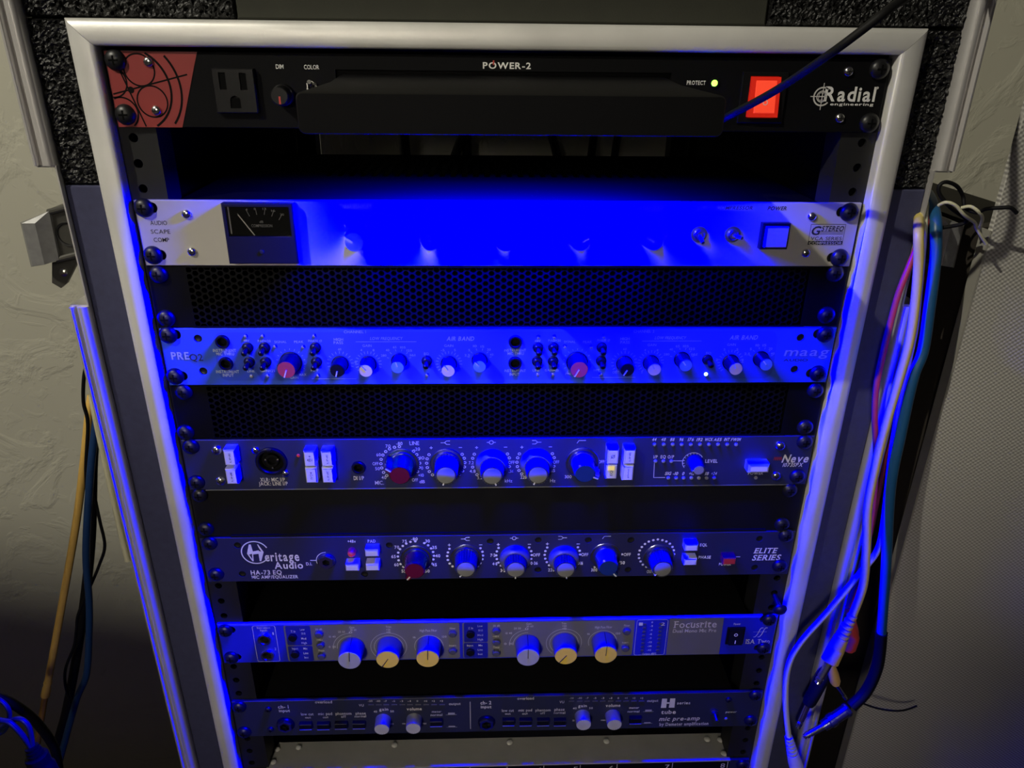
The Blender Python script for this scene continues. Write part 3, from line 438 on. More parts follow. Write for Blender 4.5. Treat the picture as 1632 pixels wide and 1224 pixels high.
def weave():
    m = bpy.data.materials.new('woven_fabric'); m.use_nodes = True; MATS['woven_fabric'] = m
    nt = m.node_tree; N = nt.nodes; L = nt.links; b = N['Principled BSDF']; b.inputs['Roughness'].default_value = 0.85
    tc = N.new('ShaderNodeTexCoord'); sp = N.new('ShaderNodeSeparateXYZ'); L.new(tc.outputs['Object'], sp.inputs[0])
    k = 2 * math.pi / 0.0042
    def lin(a, c):
        m1 = N.new('ShaderNodeMath'); m1.operation = 'MULTIPLY'; m1.inputs[1].default_value = a * k; L.new(sp.outputs[0], m1.inputs[0])
        m2 = N.new('ShaderNodeMath'); m2.operation = 'MULTIPLY_ADD'; m2.inputs[1].default_value = c * k; L.new(sp.outputs[2], m2.inputs[0]); L.new(m1.outputs[0], m2.inputs[2])
        s = N.new('ShaderNodeMath'); s.operation = 'SINE'; L.new(m2.outputs[0], s.inputs[0]); return s
    a, c = lin(1.0, 0.10), lin(0.12, 1.25)
    mu = N.new('ShaderNodeMath'); mu.operation = 'MULTIPLY'; L.new(a.outputs[0], mu.inputs[0]); L.new(c.outputs[0], mu.inputs[1])
    mr = N.new('ShaderNodeMapRange'); mr.inputs[1].default_value = -1; mr.inputs[2].default_value = 1; L.new(mu.outputs[0], mr.inputs[0])
    mx = N.new('ShaderNodeMix'); mx.data_type = 'RGBA'; mx.inputs[6].default_value = (0.26, 0.25, 0.225, 1); mx.inputs[7].default_value = (0.60, 0.585, 0.53, 1)
    L.new(mr.outputs[0], mx.inputs[0]); L.new(mx.outputs[2], b.inputs['Base Color'])
    bp = N.new('ShaderNodeBump'); bp.inputs['Strength'].default_value = 0.5; bp.inputs['Distance'].default_value = 0.0008
    L.new(mr.outputs[0], bp.inputs['Height']); L.new(bp.outputs[0], b.inputs['Normal'])
weave()
# ------------------------------------------------------------------ mesh builder (millimetres)
class MB:
    def __init__(s): s.v = []; s.f = []
    def box(s, x0, x1, y0, y1, z0, z1):
        i = len(s.v)
        s.v += [(x, y, z) for x in (x0, x1) for y in (y0, y1) for z in (z0, z1)]
        s.f += [[i + k for k in q] for q in ((0, 1, 3, 2), (4, 6, 7, 5), (0, 4, 5, 1), (2, 3, 7, 6), (0, 2, 6, 4), (1, 5, 7, 3))]
        return s
    def bbox(s, x0, x1, yb, yf, z0, z1, b=0.8):
        """box on a panel: back at yb, front at yf (more negative), front edges chamfered"""
        return s.loft([[(x0, yb, z0), (x1, yb, z0), (x1, yb, z1), (x0, yb, z1)],
                       [(x0, yf + b, z0), (x1, yf + b, z0), (x1, yf + b, z1), (x0, yf + b, z1)],
                       [(x0 + b, yf, z0 + b), (x1 - b, yf, z0 + b), (x1 - b, yf, z1 - b), (x0 + b, yf, z1 - b)]])
    def loft(s, rings, caps=True):
        i = len(s.v); n = len(rings[0])
        for r in rings: s.v += [tuple(p) for p in r]
        for k in range(len(rings) - 1):
            for j in range(n):
                a, b = i + k * n + j, i + k * n + (j + 1) % n
                s.f.append([a, b, b + n, a + n])
        if caps:
            s.f.append([i + j for j in range(n)][::-1]); s.f.append([i + (len(rings) - 1) * n + j for j in range(n)])
        return s
    def prism(s, poly, y0, y1):
        return s.loft([[(x, y0, z) for x, z in poly], [(x, y1, z) for x, z in poly]])
    def flat(s, poly, y):
        i = len(s.v); s.v += [(x, y, z) for x, z in poly]; s.f.append(list(range(i, i + len(poly)))); return s
    def lathe(s, cx, cz, prof, n=24, cy=0.0):
        """prof: (radius, y[, flute depth]) turned about the y axis"""
        rings = []
        for p in prof:
            r, y = p[0], p[1]; fl = p[2] if len(p) > 2 else 0
            if r <= 1e-6: rings.append([len(s.v)]); s.v.append((cx, cy + y, cz)); continue
            i = len(s.v)
            for k in range(n):
                a = 2 * math.pi * k / n; rr = r - (fl if k % 2 else 0)
                s.v.append((cx + rr * math.sin(a), cy + y, cz + rr * math.cos(a)))
            rings.append(list(range(i, i + n)))
        for A, B in zip(rings, rings[1:]):
            if len(A) == 1 and len(B) == 1: continue
            if len(A) == 1: s.f += [[A[0], B[k], B[(k + 1) % n]] for k in range(n)]
            elif len(B) == 1: s.f += [[A[k], B[0], A[(k + 1) % n]] for k in range(n)]
            else: s.f += [[A[k], A[(k + 1) % n], B[(k + 1) % n], B[k]] for k in range(n)]
        return s
    def tube(s, pts, r, n=10, cap=True, flat=None):
        P = [Vector(p) for p in pts]; rr = r if isinstance(r, (list, tuple)) else [r] * len(P)
        rings = []; prev = None
        for k, p in enumerate(P):
            t = (P[min(k + 1, len(P) - 1)] - P[max(k - 1, 0)]).normalized()
            if prev is None: nrm = t.orthogonal().normalized()
            else: nrm = (prev - t * prev.dot(t)).normalized()
            prev = nrm; bn = t.cross(nrm)
            rings.append([p + (nrm * math.cos(2 * math.pi * j / n) + bn * math.sin(2 * math.pi * j / n)) * rr[k] for j in range(n)])
        return s.loft(rings, cap)
    def ring(s, cx, cz, r0, r1, y, a0=0, a1=360, n=40):
        i = len(s.v)
        for k in range(n + 1):
            a = math.radians(a0 + (a1 - a0) * k / n)
            s.v += [(cx + r * math.sin(a), y, cz + r * math.cos(a)) for r in (r0, r1)]
        s.f += [[i + 2 * k, i + 2 * k + 1, i + 2 * k + 3, i + 2 * k + 2] for k in range(n)]
        return s
    def seg(s, p, q, wd, y):
        d = Vector((q[0] - p[0], q[1] - p[1])); d.normalize(); n = Vector((-d.y, d.x)) * wd / 2
        return s.flat([(p[0] + n.x, p[1] + n.y), (q[0] + n.x, q[1] + n.y), (q[0] - n.x, q[1] - n.y), (p[0] - n.x, p[1] - n.y)], y)
    def disc(s, cx, cz, r, y, n=14):
        return s.flat([(cx + r * math.sin(2 * math.pi * k / n), cz + r * math.cos(2 * math.pi * k / n)) for k in range(n)], y)
    def mesh(s, name, org=(0, 0, 0), smooth=True, angle=35, recalc=True):
        me = bpy.data.meshes.new(name)
        me.from_pydata([((x - org[0]) * S, (y - org[1]) * S, (z - org[2]) * S) for x, y, z in s.v], [], s.f)
        if recalc:
            bm = bmesh.new(); bm.from_mesh(me); bmesh.ops.recalc_face_normals(bm, faces=bm.faces); bm.to_mesh(me); bm.free()
        if smooth:
            me.polygons.foreach_set('use_smooth', [True] * len(me.polygons)); me.set_sharp_from_angle(angle=math.radians(angle))
        return me
def link(name, me, m, parent=None, loc=(0, 0, 0)):
    o = bpy.data.objects.new(name, me); C.objects.link(o)
    if m and me is not None and not me.materials: me.materials.append(MATS[m])
    elif m and me is not None and me.materials[0] != MATS[m]:      # shared mesh, other colour
        o.material_slots[0].link = 'OBJECT'; o.material_slots[0].material = MATS[m]
    o.parent = parent
    o.location = Vector(loc) * S
    return o
def build(mb, name, m, parent=None, org=None, **k):
    """link the builder's shape; org (mm, world) becomes the object's origin"""
    pw = Vector(parent['_w']) if parent is not None else Vector((0, 0, 0))
    org = Vector(org) if org is not None else pw
    me = mb.mesh(name, org, **k); me.materials.append(MATS[m])
    o = link(name, me, None, parent, org - pw); o['_w'] = tuple(org); return o
def put(name, me, m, parent, loc):
    """an object that shares mesh data, its origin at loc (world mm)"""
    pw = Vector(parent['_w']) if parent is not None else Vector((0, 0, 0))
    o = link(name, me, m, parent, Vector(loc) - pw); o['_w'] = tuple(loc); return o
def thing(name, label, cat, loc, group=None):
    o = bpy.data.objects.new(name, None); C.objects.link(o); o.location = Vector(loc) * S; o.empty_display_size = 0.02
    o['_w'] = tuple(loc); o['label'] = label; o['category'] = cat
    if group: o['group'] = group
    return o
def tag(o, label, cat, group=None):
    o['label'] = label; o['category'] = cat
    if group: o['group'] = group
    return o
def struct(o, label=None, cat=None):
    o['kind'] = 'structure'
    if label: o['label'] = label
    if cat: o['category'] = cat
    return o
# ------------------------------------------------------------------ lettering: outlines of the built-in face, cached per glyph
def all_text():
    for u in D.values():
        for t in u.get('text', []): yield t[0], t[5]
GL = {}
def cache_glyphs():
    need = set()
    for s_, st in all_text():
        for ch in s_: need.add((ch, 'b' in st))
    for ch in '012345678+-IO48VLNEiputdrlomigfaøR': need.add((ch, True)); need.add((ch, False))
    tmp = []
    for ch, bold in need:
        if ch == ' ': continue
        cu = bpy.data.curves.new('g', 'FONT'); cu.body = ch; cu.size = 1; cu.resolution_u = 3; cu.offset = 0.022 if bold else 0.004
        o = bpy.data.objects.new('g', cu); C.objects.link(o); tmp.append((ch, bold, o))
    dg = bpy.context.evaluated_depsgraph_get()
    for ch, bold, o in tmp:
        me = o.evaluated_get(dg).to_mesh()
        vs = [(v.co.x, v.co.y) for v in me.vertices]; fs = [list(p.vertices) for p in me.polygons]
        x0 = min([v[0] for v in vs], default=0); x1 = max([v[0] for v in vs], default=0)
        GL[(ch, bold)] = ([(x - x0, y) for x, y in vs], fs, x1 - x0)
        o.evaluated_get(dg).to_mesh_clear()
    for _, _, o in tmp:
        cu = o.data; bpy.data.objects.remove(o); bpy.data.curves.remove(cu)
cache_glyphs()
CAPH = max(v[1] for v in GL[('I', False)][0])
SERIF = {'I': [(.5, 0), (.5, 1)], 'L': [(.1, 0), (.1, 1)], 'E': [(.1, 0), (.1, 1)], 'T': [(.5, 0)], 'F': [(.1, 0), (.1, 1)], 'R': [(.1, 0), (.1, 1), (.95, 0)],
         'A': [(.04, 0), (.96, 0)], 'D': [(.08, 0), (.08, 1)], 'r': [(.2, 0), (.12, .74)], 'i': [(.5, 0), (.3, .72)], 'w': [(.06, .74), (.94, .74)], 'm': [(.07, 0), (.93, 0)],
         'p': [(.1, .74)], 'l': [(.5, 0), (.4, 1)], 'n': [(.1, 0), (.9, 0)], 'y': [(.05, .74), (.95, .74)], 'b': [(.1, 1)], 'u': [(.05, .74)], 't': [(.5, .72)]}
def letters(mb, s_, cx, cz, wd, h, st='', y=-0.12, rot=0):
    bold = 'b' in st; x = 0; parts = []
    for ch in s_:
        if ch == ' ': x += 0.34; continue
        vs, fs, wch = GL[(ch, bold)]
        ser = []
        if 's' in st:
            for fx, fy in SERIF.get(ch, []):
                ser.append((x + wch * fx, fy * CAPH))
        parts.append(([(a + x, b) for a, b in vs], fs)); 
        for sx, sy in ser:
            q = 0.13; e = 0.045; y0 = sy if sy < .01 else sy - e
            parts.append(([(sx - q, y0), (sx + q, y0), (sx + q, y0 + e), (sx - q, y0 + e)], [[0, 1, 2, 3]]))
        x += wch + (0.11 if bold else 0.10)
    if not parts: return
    ax = [v[0] for p, _ in parts for v in p]; ay = [v[1] for p, _ in parts for v in p]
    x0, x1 = min(ax), max(ax)
    low = min(ay); top = max(ay)
    flatmark = s_ in '+-·'
    if flatmark: kz = h / max(1e-6, top - low); zc = (top + low) / 2
    elif s_ == s_.lower() and not any(c_ in 'bdfhklit0123456789' for c_ in s_): kz = h / (top - low); zc = (top + low) / 2
    else: kz = h / CAPH; zc = CAPH / 2
    kx = wd / max(1e-6, x1 - x0)
    sh = 0.2 if 'i' in st else 0
    ca, sa = math.cos(math.radians(rot)), math.sin(math.radians(rot))
    for vs, fs in parts:
        i = len(mb.v)
        for a, b in vs:
            px = (a - (x0 + x1) / 2) * kx; pz = (b - zc) * kz; px += sh * pz
            mb.v.append((cx + px * ca - pz * sa, y, cz + px * sa + pz * ca))
        mb.f += [[i + k for k in f] for f in fs]
def print_text(unit, parent, inks):
    """all strings of a unit, one printed part for each ink; inks maps a style letter (or '') to (part name, material, y)"""
    groups = {}
    for s_, x, z, wd, h, st in D[unit].get('text', []):
        key = next((k for k in inks if k and k in st), '')
        if h >= 3.4 and wd > 6:
            mb = MB(); letters(mb, s_, x, z, wd, h, st.replace(key, '') if key else st, inks[key][2])
            build(mb, 'lettering', inks[key][1], parent, (x, 0, z), smooth=False, recalc=False); continue
        groups.setdefault(key, MB()); letters(groups[key], s_, x, z, wd, h, st.replace(key, '') if key else st, inks[key][2])
    for k, mb in groups.items(): build(mb, inks[k][0], inks[k][1], parent, smooth=False, recalc=False)['kind'] = 'stuff'
# ------------------------------------------------------------------ shared fittings
def cross_mesh(r, y, wd):
    m = MB(); m.box(-r, r, y - .05, y + .8, -wd, wd); m.box(-wd, wd, y - .06, y + .8, -r, r); return m  # raised dark cross, drawn for the shade of a driver recess
RACK_HEAD = MB().lathe(0, 0, [(6.3, 0), (6.3, -0.8), (5.9, -1.9), (4.9, -3.0), (3.4, -3.8), (1.7, -4.2), (0, -4.3)], 28).mesh('rack_screw')
RACK_X = cross_mesh(2.7, -4.25, .55).mesh('recess', smooth=False)
SILV = MB().lathe(0, 0, [(3.1, 0), (3.0, -0.9), (2.4, -1.7), (1.4, -2.1), (0, -2.2)], 20).mesh('screw')
SILV_X = cross_mesh(1.6, -2.18, .32).mesh('recess', smooth=False)
SILV4 = MB().lathe(0, 0, [(4.1, 0), (3.9, -1.1), (3.1, -2.2), (1.8, -2.8), (0, -2.9)], 20).mesh('screw')
SILV4_X = cross_mesh(2.0, -2.88, .42).mesh('recess', smooth=False)
CSK = MB().lathe(0, 0, [(2.9, 1.2), (2.4, 0.9), (1.2, 1.3), (0, 1.3)], 16).mesh('countersunk_screw')
def rack_screws(unit, parent, y=0):
    for x, z, sl in D[unit]['rack']:
        o = put('rack_screw', RACK_HEAD, 'black_steel', parent, (x, y, z)); put('dark_cross', RACK_X, 'shade_black', o, (x, y, z))
def small_screws(unit, parent, big=False):
    for t in D[unit].get('screw', []):
        x, z = t[0], t[1]; b = big and len(t) > 2 and t[2] > 3
        o = put('panel_screw', SILV4 if b else SILV, 'chrome', parent, (x, 0, z)); put('dark_cross', SILV4_X if b else SILV_X, 'black_steel', o, (x, 0, z))
def csk_screws(unit, parent):
    for x, z in D[unit].get('bscrew', []):
        put('countersunk_screw', CSK, 'black_steel', parent, (x, 0, z))
def boolean(me, cut):
    a = bpy.data.objects.new('a', me); b = bpy.data.objects.new('b', cut); C.objects.link(a); C.objects.link(b)
    md = a.modifiers.new('d', 'BOOLEAN'); md.operation = 'DIFFERENCE'; md.solver = 'EXACT'; md.object = b
    dg = bpy.context.evaluated_depsgraph_get(); r = bpy.data.meshes.new_from_object(a.evaluated_get(dg))
    bpy.data.objects.remove(a); bpy.data.objects.remove(b); bpy.data.meshes.remove(cut); bpy.data.meshes.remove(me)
    r.polygons.foreach_set('use_smooth', [False] * len(r.polygons))
    return r
def faceplate(unit, r, parent, m, holes=(), slots=(), rects=(), th=3.0, name='faceplate', bevel=0.4):
    z1 = row(r) - 0.35; z0 = z1 - PH
    p = MB().bbox(-HW, HW, th, 0, z0, z1, bevel)
    c = MB()
    for x, z, rad in holes: c.lathe(x, z, [(0, -2), (rad, -2), (rad, th + 2), (0, th + 2)], 20)
    for x, z, dx in slots:
        rad = 3.6; pts = []
        for k in range(17):
            a = math.pi * k / 16 - math.pi / 2; pts.append((x + max(dx, 0) + rad * math.cos(a), z + rad * math.sin(a)))
        for k in range(17):
            a = math.pi * k / 16 + math.pi / 2; pts.append((x + min(dx, 0) + rad * math.cos(a), z + rad * math.sin(a)))
        c.prism(pts, -2, th + 2)
    for pl in rects: c.prism(pl, -2, th + 2)
    org = parent['_w']
    me = p.mesh(name, org, smooth=False)
    if c.v: me = boolean(me, c.mesh('cut', org, smooth=False))
    me.name = name
    me.materials.clear(); me.materials.append(MATS[m])
    return put(name, me, m, parent, org)
def chassis(parent, r, depth, m='black_paint', hw=216, y0=3.2, name='chassis'):
    return build(MB().box(-hw, hw, y0, depth, row(r) - PH + 1.5, row(r) - 2.0), name, m, parent, smooth=False)
def unit_thing(name, label, cat, r): return thing(name, label, cat, (0, 0, row(r) - 0.35 - PH))
def jack(parent, x, z, ro, ri, ring='black_plastic', hex_=False, h=2.5):
    o = build(MB().lathe(x, z, [(ro, 0), (ro, -h * .6), (ro * .9, -h), (ri * 1.05, -h), (ri, -h + .4), (ri, 9), (0, 9)], 24), 'jack_socket', ring, parent, (x, 0, z))
    build(MB().lathe(x, z, [(ri * .96, 4), (ri * .55, 4), (ri * .55, 8)], 20), 'contact_sleeve', 'black_matte', o)
    if hex_: build(MB().lathe(x, z, [(ro * .86, -h * .2), (ro * .86, -h * 1.5), (ri * 1.02, -h * 1.5), (ri * 1.02, 0)], 6), 'hex_nut', 'chrome', o)
    return o
def led(parent, x, z, r=1.3, m='led_off', h=1.2, name='indicator_light'):
    return build(MB().lathe(x, z, [(r, 0.1), (r, -h * .5), (r * .7, -h * .85), (0, -h)], 12), name, m, parent, (x, 0, z))
def rod(p, q): return [Vector(p), Vector(q)]
# ================================================================== THE ROOM
WY = 600; FZ = -1400
wl = build(MB().box(-2600, 2600, WY, WY + 100, FZ, 1500), 'wall_back', 'plaster', None, (0, WY, FZ), smooth=False); struct(wl)
fl = build(MB().box(-2600, 2600, -2600, WY + 100, FZ - 60, FZ), 'floor', 'wood_floor', None, (0, 0, FZ), smooth=False); struct(fl)
# added and unseen: light housing with a flap shaped to shade the lower room
sl = thing('added_light_blocker', 'added unseen light housing with a flap shading the lower room, high behind the camera', 'lamp', LAMP)
Lv = Vector(LAMP); nA = Vector((450, 20, -390)) - Lv; nB = Vector((-862, 600, -830)) - Lv; cn = nA.cross(nB).normalized()
cd_ = (Vector((-150, 350, -640)) - Lv); cd_ -= cn * cd_.dot(cn); cd_.normalize(); ce = cn.cross(cd_)
hd = (Vector((0, 300, -250)) - Lv).normalized(); hs = hd.orthogonal().normalized(); ht = hd.cross(hs)
def hring(d, r): return [Lv + hd * d + (hs * math.cos(q * math.pi / 12) + ht * math.sin(q * math.pi / 12)) * r for q in range(24)]
build(MB().loft([hring(-130, 50), hring(-120, 62), hring(-4, 62)]), 'added_light_housing', 'black_paint', sl)
E0 = Lv + cd_ * 280
fl_ = MB(); fl_.loft([[E0 + ce * u - cn * v + cd_ * w_ for u, v in ((-330, 0), (330, 0), (250, 330), (-250, 330))] for w_ in (0, 3)])
build(fl_, 'shadow_flap', 'black_paint', sl, smooth=False)
# ================================================================== FLIGHT CASE
case = thing('flight_case', 'black flight case with an aluminium framed front holding the rack gear', 'flight case', (0, 0, FZ))
ZT, ZB = 62, FZ + 1
NT, NB = -67.5, -161.5      # latch recess
FI, FO = 244.0, 258.6; FT, FBZ = 2.2, -1380
PROF = [(0, 9), (0, -2.8), (.35, -4.0), (1.3, -5.0), (3.2, -5.7), (7.5, -6.1), (11.8, -5.7), (13.7, -5.0), (14.65, -4.0), (15, -2.8), (15, 9)]
def frame_side(which):
    if which == 'top':
        a = [(-(FI + d), y, FT + d) for d, y in PROF]; b = [(FI + d, y, FT + d) for d, y in PROF]
    elif which == 'bottom':
        a = [(-(FI + d), y, FBZ - d + 15) for d, y in PROF]; b = [(FI + d, y, FBZ - d + 15) for d, y in PROF]
    else:
        sx = -1 if which == 'left' else 1
        a = [(sx * (FI + d - .06), y, FT + d - .35) for d, y in PROF]; b = [(sx * (FI + d - .06), y, FBZ - d + 15.1) for d, y in PROF]
    return MB().loft([a, b])
for w_ in ('top', 'left', 'right', 'bottom'): build(frame_side(w_), 'frame_extrusion', 'aluminium', case, angle=50)
EP = [(-297, 40), (-297, -4), (-296.3, -4.8), (-295.2, -4.8), (-294.6, -4), (-294.6, -1), (-293.8, 0), (-292.9, -1), (-292.2, -2.6), (-290.6, -3.8), (-288.4, -4.0), (-286.4, -3.0), (-285.2, -1.0), (-284.8, 1.5), (-284.8, 8)]
for sx in (-1, 1):
    for z0, z1 in ((NT, ZT), (ZB, NB)):
        build(MB().loft([[(-sx * x, y, z0) for x, y in EP], [(-sx * x, y, z1) for x, y in EP]]), 'edge_extrusion', 'edge_aluminium', case, angle=50)
    e = MB(); e.box(sx * 297.4, sx * 285, -1, 46, NT - 1.2, NT); e.box(sx * 285.6, sx * 284.6, -1.5, 50, NB, NT); e.box(sx * 297.4, sx * 285, -1, 46, NB, NB + 1.2)
    build(e, 'recess_lining', 'edge_aluminium', case, smooth=False)
    s = MB(); s.box(sx * 288, sx * 297, 8, 505, NT, ZT); s.box(sx * 288, sx * 297, 8, 505, ZB, NB); s.box(sx * 285.7, sx * 297, 50, 505, NB, NT)
    build(s, 'side_panel', 'case_laminate', case, smooth=False)
    i = MB(); i.box(sx * 246, sx * 252, 9.2, 500, FBZ, FT + 6); build(i, 'rack_sleeve', 'black_matte', case, smooth=False)
build(MB().box(-288, 288, 8, 505, ZT - 9, ZT), 'top_panel', 'case_laminate', case, smooth=False)
build(MB().box(-288, 288, 497, 505, ZB + 9, -165), 'added_back_panel', 'case_laminate', case, smooth=False)  # added to block the lit room behind from the lower gaps
build(MB().box(-288, 288, 8, 505, ZB, ZB + 9), 'bottom_panel', 'case_laminate', case, smooth=False)
build(MB().box(-252, 252, 9.2, 500, FT + .5, FT + 6), 'rack_sleeve', 'black_matte', case, smooth=False)
# foam packing: rough open-cell corner blocks, smooth strips between
def rough_foam(x0, x1, z0, z1, y, step=1.25):
    nx, nz = int((x1 - x0) / step), int((z1 - z0) / step); m = MB()
    for k in range(nz + 1):
        for j in range(nx + 1):
            e = j in (0, nx) or k in (0, nz)
            m.v.append((x0 + (x1 - x0) * j / nx + (0 if e else random.uniform(-.45, .45)), y + (3 if e else random.uniform(-.75, .75) + (random.random() < .12) * 1.6), z0 + (z1 - z0) * k / nz + (0 if e else random.uniform(-.45, .45))))
    for k in range(nz):
        for j in range(nx):
            a = k * (nx + 1) + j; m.f.append([a, a + 1, a + nx + 2, a + nx + 1])
    m.box(x0 + .1, x1 - .1, y + 3, y + 60, z0 + .1, z1 - .1)
    return m
for sx in (-1, 1):
    a, b = sorted((sx * 260, sx * 284.6)); build(rough_foam(a, b, -80, 17, 2.5), 'foam_block', 'foam_rough', case, smooth=False)
    a, b = sorted((sx * 160.8, sx * 284.6)); build(rough_foam(a, b, 17.6, ZT - 9.5, 2.5), 'foam_block', 'foam_rough', case, smooth=False)
    a, b = sorted((sx * 261, sx * 284.5)); build(MB().bbox(a, b, 60, 2.6, ZB + 10, -80.6, 1.0), 'foam_strip', 'foam_smooth', case, smooth=False)
build(MB().bbox(-160.2, 160.2, 60, 3.2, 17.8, ZT - 9.5, 1.0), 'foam_strip', 'foam_olive', case, smooth=False)
# rack rails with their tapped holes
def rect_hole(m, x0, x1, z0, z1, cx, cz, r, y0, y1, n=16):
    i = len(m.v); out = []
    for k in range(n):
        a = 2 * math.pi * k / n; dx, dz = math.sin(a), math.cos(a)
        t = min([((x1 - cx) / dx if dx > 1e-6 else (x0 - cx) / dx if dx < -1e-6 else 1e9), ((z1 - cz) / dz if dz > 1e-6 else (z0 - cz) / dz if dz < -1e-6 else 1e9)])
        out.append((cx + dx * t, cz + dz * t))
    cs = [(x1, z1), (x1, z0), (x0, z0), (x0, z1)]
    for c in cs:   # snap the nearest perimeter point to each corner
        j = min(range(n), key=lambda q: (out[q][0] - c[0]) ** 2 + (out[q][1] - c[1]) ** 2); out[j] = c
    for k in range(n): m.v.append((out[k][0], y0, out[k][1]))
    for k in range(n):
        a = 2 * math.pi * k / n; m.v.append((cx + r * math.sin(a), y0, cz + r * math.cos(a)))
    for k in range(n):
        a = 2 * math.pi * k / n; m.v.append((cx + r * math.sin(a), y1, cz + r * math.cos(a)))
    for k in range(n):
        q = (k + 1) % n
        m.f.append([i + k, i + q, i + n + q, i + n + k]); m.f.append([i + n + k, i + n + q, i + 2 * n + q, i + 2 * n + k])
for sx in (-1, 1):
    m = MB(); zc = []
    for r_ in range(30):
        for dz in (6.35, 22.25, 38.1): zc.append(-r_ * U - dz)
    zc = [z for z in zc if z > FBZ + 12]
    xs = sorted((sx * 222.5, sx * 243.2))
    for k, z in enumerate(zc):
        zt = 0 if k == 0 else (zc[k - 1] + z) / 2; zb = FBZ + 2 if k == len(zc) - 1 else (z + zc[k + 1]) / 2
        rect_hole(m, xs[0], xs[1], zb, zt, sx * 235, z, 2.9, 3.4, 6)
    m.box(sx * 220, sx * 222.5, 3.4, 26, FBZ + 2, 0); m.box(sx * 243.2, sx * 244.5, 3.4, 40, FBZ + 2, 0)
    build(m, 'rack_rail', 'rail_steel', case, smooth=False)
    b = MB(); b.box(sx * 218, sx * 244, 478, 481, FBZ + 2, 0); b.box(sx * 217, sx * 219, 455, 481, FBZ + 2, 0)
    build(b, 'rear_rack_rail', 'black_steel', case, smooth=False)
# butterfly latches in the recesses
def latch(sx):
    o = put('latch_base', MB().prism([(sx * x * -1, z) for x, z in D['lat']['plate'][0]], 30, 48).mesh('latch_base', case['_w'], smooth=False), 'latch_dark', case, case['_w'])
    w_ = D['lat']['wing'][0]; f_ = D['lat']['wingfront'][0]
    m = MB(); A = [(-sx * x, z) for x, z in w_]
    m.loft([[(x, 33, z) for x, z in A], [(A[0][0], 27, A[0][1]), (A[1][0], 25, A[1][1]), (A[2][0], 25, A[2][1]), (A[3][0], 27, A[3][1])],
            [(-sx * x, 21, z) for x, z in (f_[0], f_[1], f_[2], f_[3])]])
    build(m, 'latch_wing', 'latch_zinc', o, smooth=False)
    t = [(-sx * x, z) for x, z in D['lat']['tongue'][0]]
    build(MB().prism(t, 36, 39), 'latch_tongue', 'latch_dark', o, smooth=False)
    hx, hz = D['lat']['hole'][0]
    build(MB().lathe(-sx * hx, hz, [(3.2, 36.2), (3.0, 35), (1.6, 34.2), (0, 34)], 16), 'rivet', 'chrome', o)
    dx, dz = D['lat']['dish'][0]
    build(MB().lathe(-sx * dx, dz, [(9, 30.2), (8.6, 29), (7.4, 29.2), (6.6, 31), (0, 31)], 24), 'turn_boss', 'black_steel', o)
    lp = MB()
    (x0, z0), (x1, z1) = D['lat']['plate'][0][0], D['lat']['plate'][0][1]
    lp.tube([(-sx * x0, 29, z0 - 2), (-sx * x1, 29, z1 - 2)], 2.2, 10)
    (x0, z0), (x1, z1) = D['lat']['plate'][0][3], D['lat']['plate'][0][2]
    lp.tube([(-sx * x0, 29, z0 + 2), (-sx * x1, 29, z1 + 2)], 2.2, 10)
    build(lp, 'rolled_edge', 'latch_dark', o)
latch(-1); latch(1)
# ================================================================== UNIT 1: POWER CONDITIONER WITH PULL-OUT LAMP
p = unit_thing('power_conditioner', 'black power conditioner with red corner badge and pulled-out lamp tray, topmost in the rack', 'power conditioner', 1)
dp = D['power']
slotrect = [(-104, -9.5), (104, -9.5), (104, -33), (-104, -33)]
bz = dp['bezel'][0]; bx0, bx1, bz0, bz1 = 148.5, 177.5, -38.6, -8.4
faceplate('power', 1, p, 'black_paint', rects=[slotrect, [(bx0 + 2, bz1 - 2), (bx1 - 2, bz1 - 2), (bx1 - 2, bz0 + 2), (bx0 + 2, bz0 + 2)]])
chassis(p, 1, 260)
build(MB().box(-243, 243, 462, 466, -46, 1.5), 'rear_gap_blocker', 'black_steel', case, smooth=False)  # added to block the lit wall from showing above the faceplate
build(MB().prism([(-HW, -0.4), (-186, -0.4), (-202, -44.0), (-HW, -44.0)], 0.02, -0.25), 'corner_badge', 'red_badge', p, smooth=False)
bc = dp['bc'][0]; m = MB()
def clipx(x, z): return -HW + .2 < x < -186 - (x * 0) and -43.9 < z < -.5
def arc_clip(m, cx, cz, r, wd, y):
    n = 72
    for k in range(n):
        a0, a1 = 2 * math.pi * k / n, 2 * math.pi * (k + 1) / n
        P_ = [(cx + q * math.sin(a), cz + q * math.cos(a)) for q, a in ((r - wd / 2, a0), (r + wd / 2, a0), (r + wd / 2, a1), (r - wd / 2, a1))]
        if all(clipx(*q) and q[0] < -187 + 16 * q[1] / 43.6 for q in P_): m.flat(P_, y)
for x, z in dp['ring']: arc_clip(m, x, z, 9.1, .95, -.3)
arc_clip(m, bc[0], bc[1], 24.2, 1.35, -.3); arc_clip(m, bc[0], bc[1], 30.4, 1.35, -.31)
for a, b in dp['line']: m.seg(a, b, .95, -.32)
m.disc(bc[0], bc[1], 2.0, -.33)
build(m, 'badge_line_work', 'badge_ink', p, smooth=False)['kind'] = 'stuff'
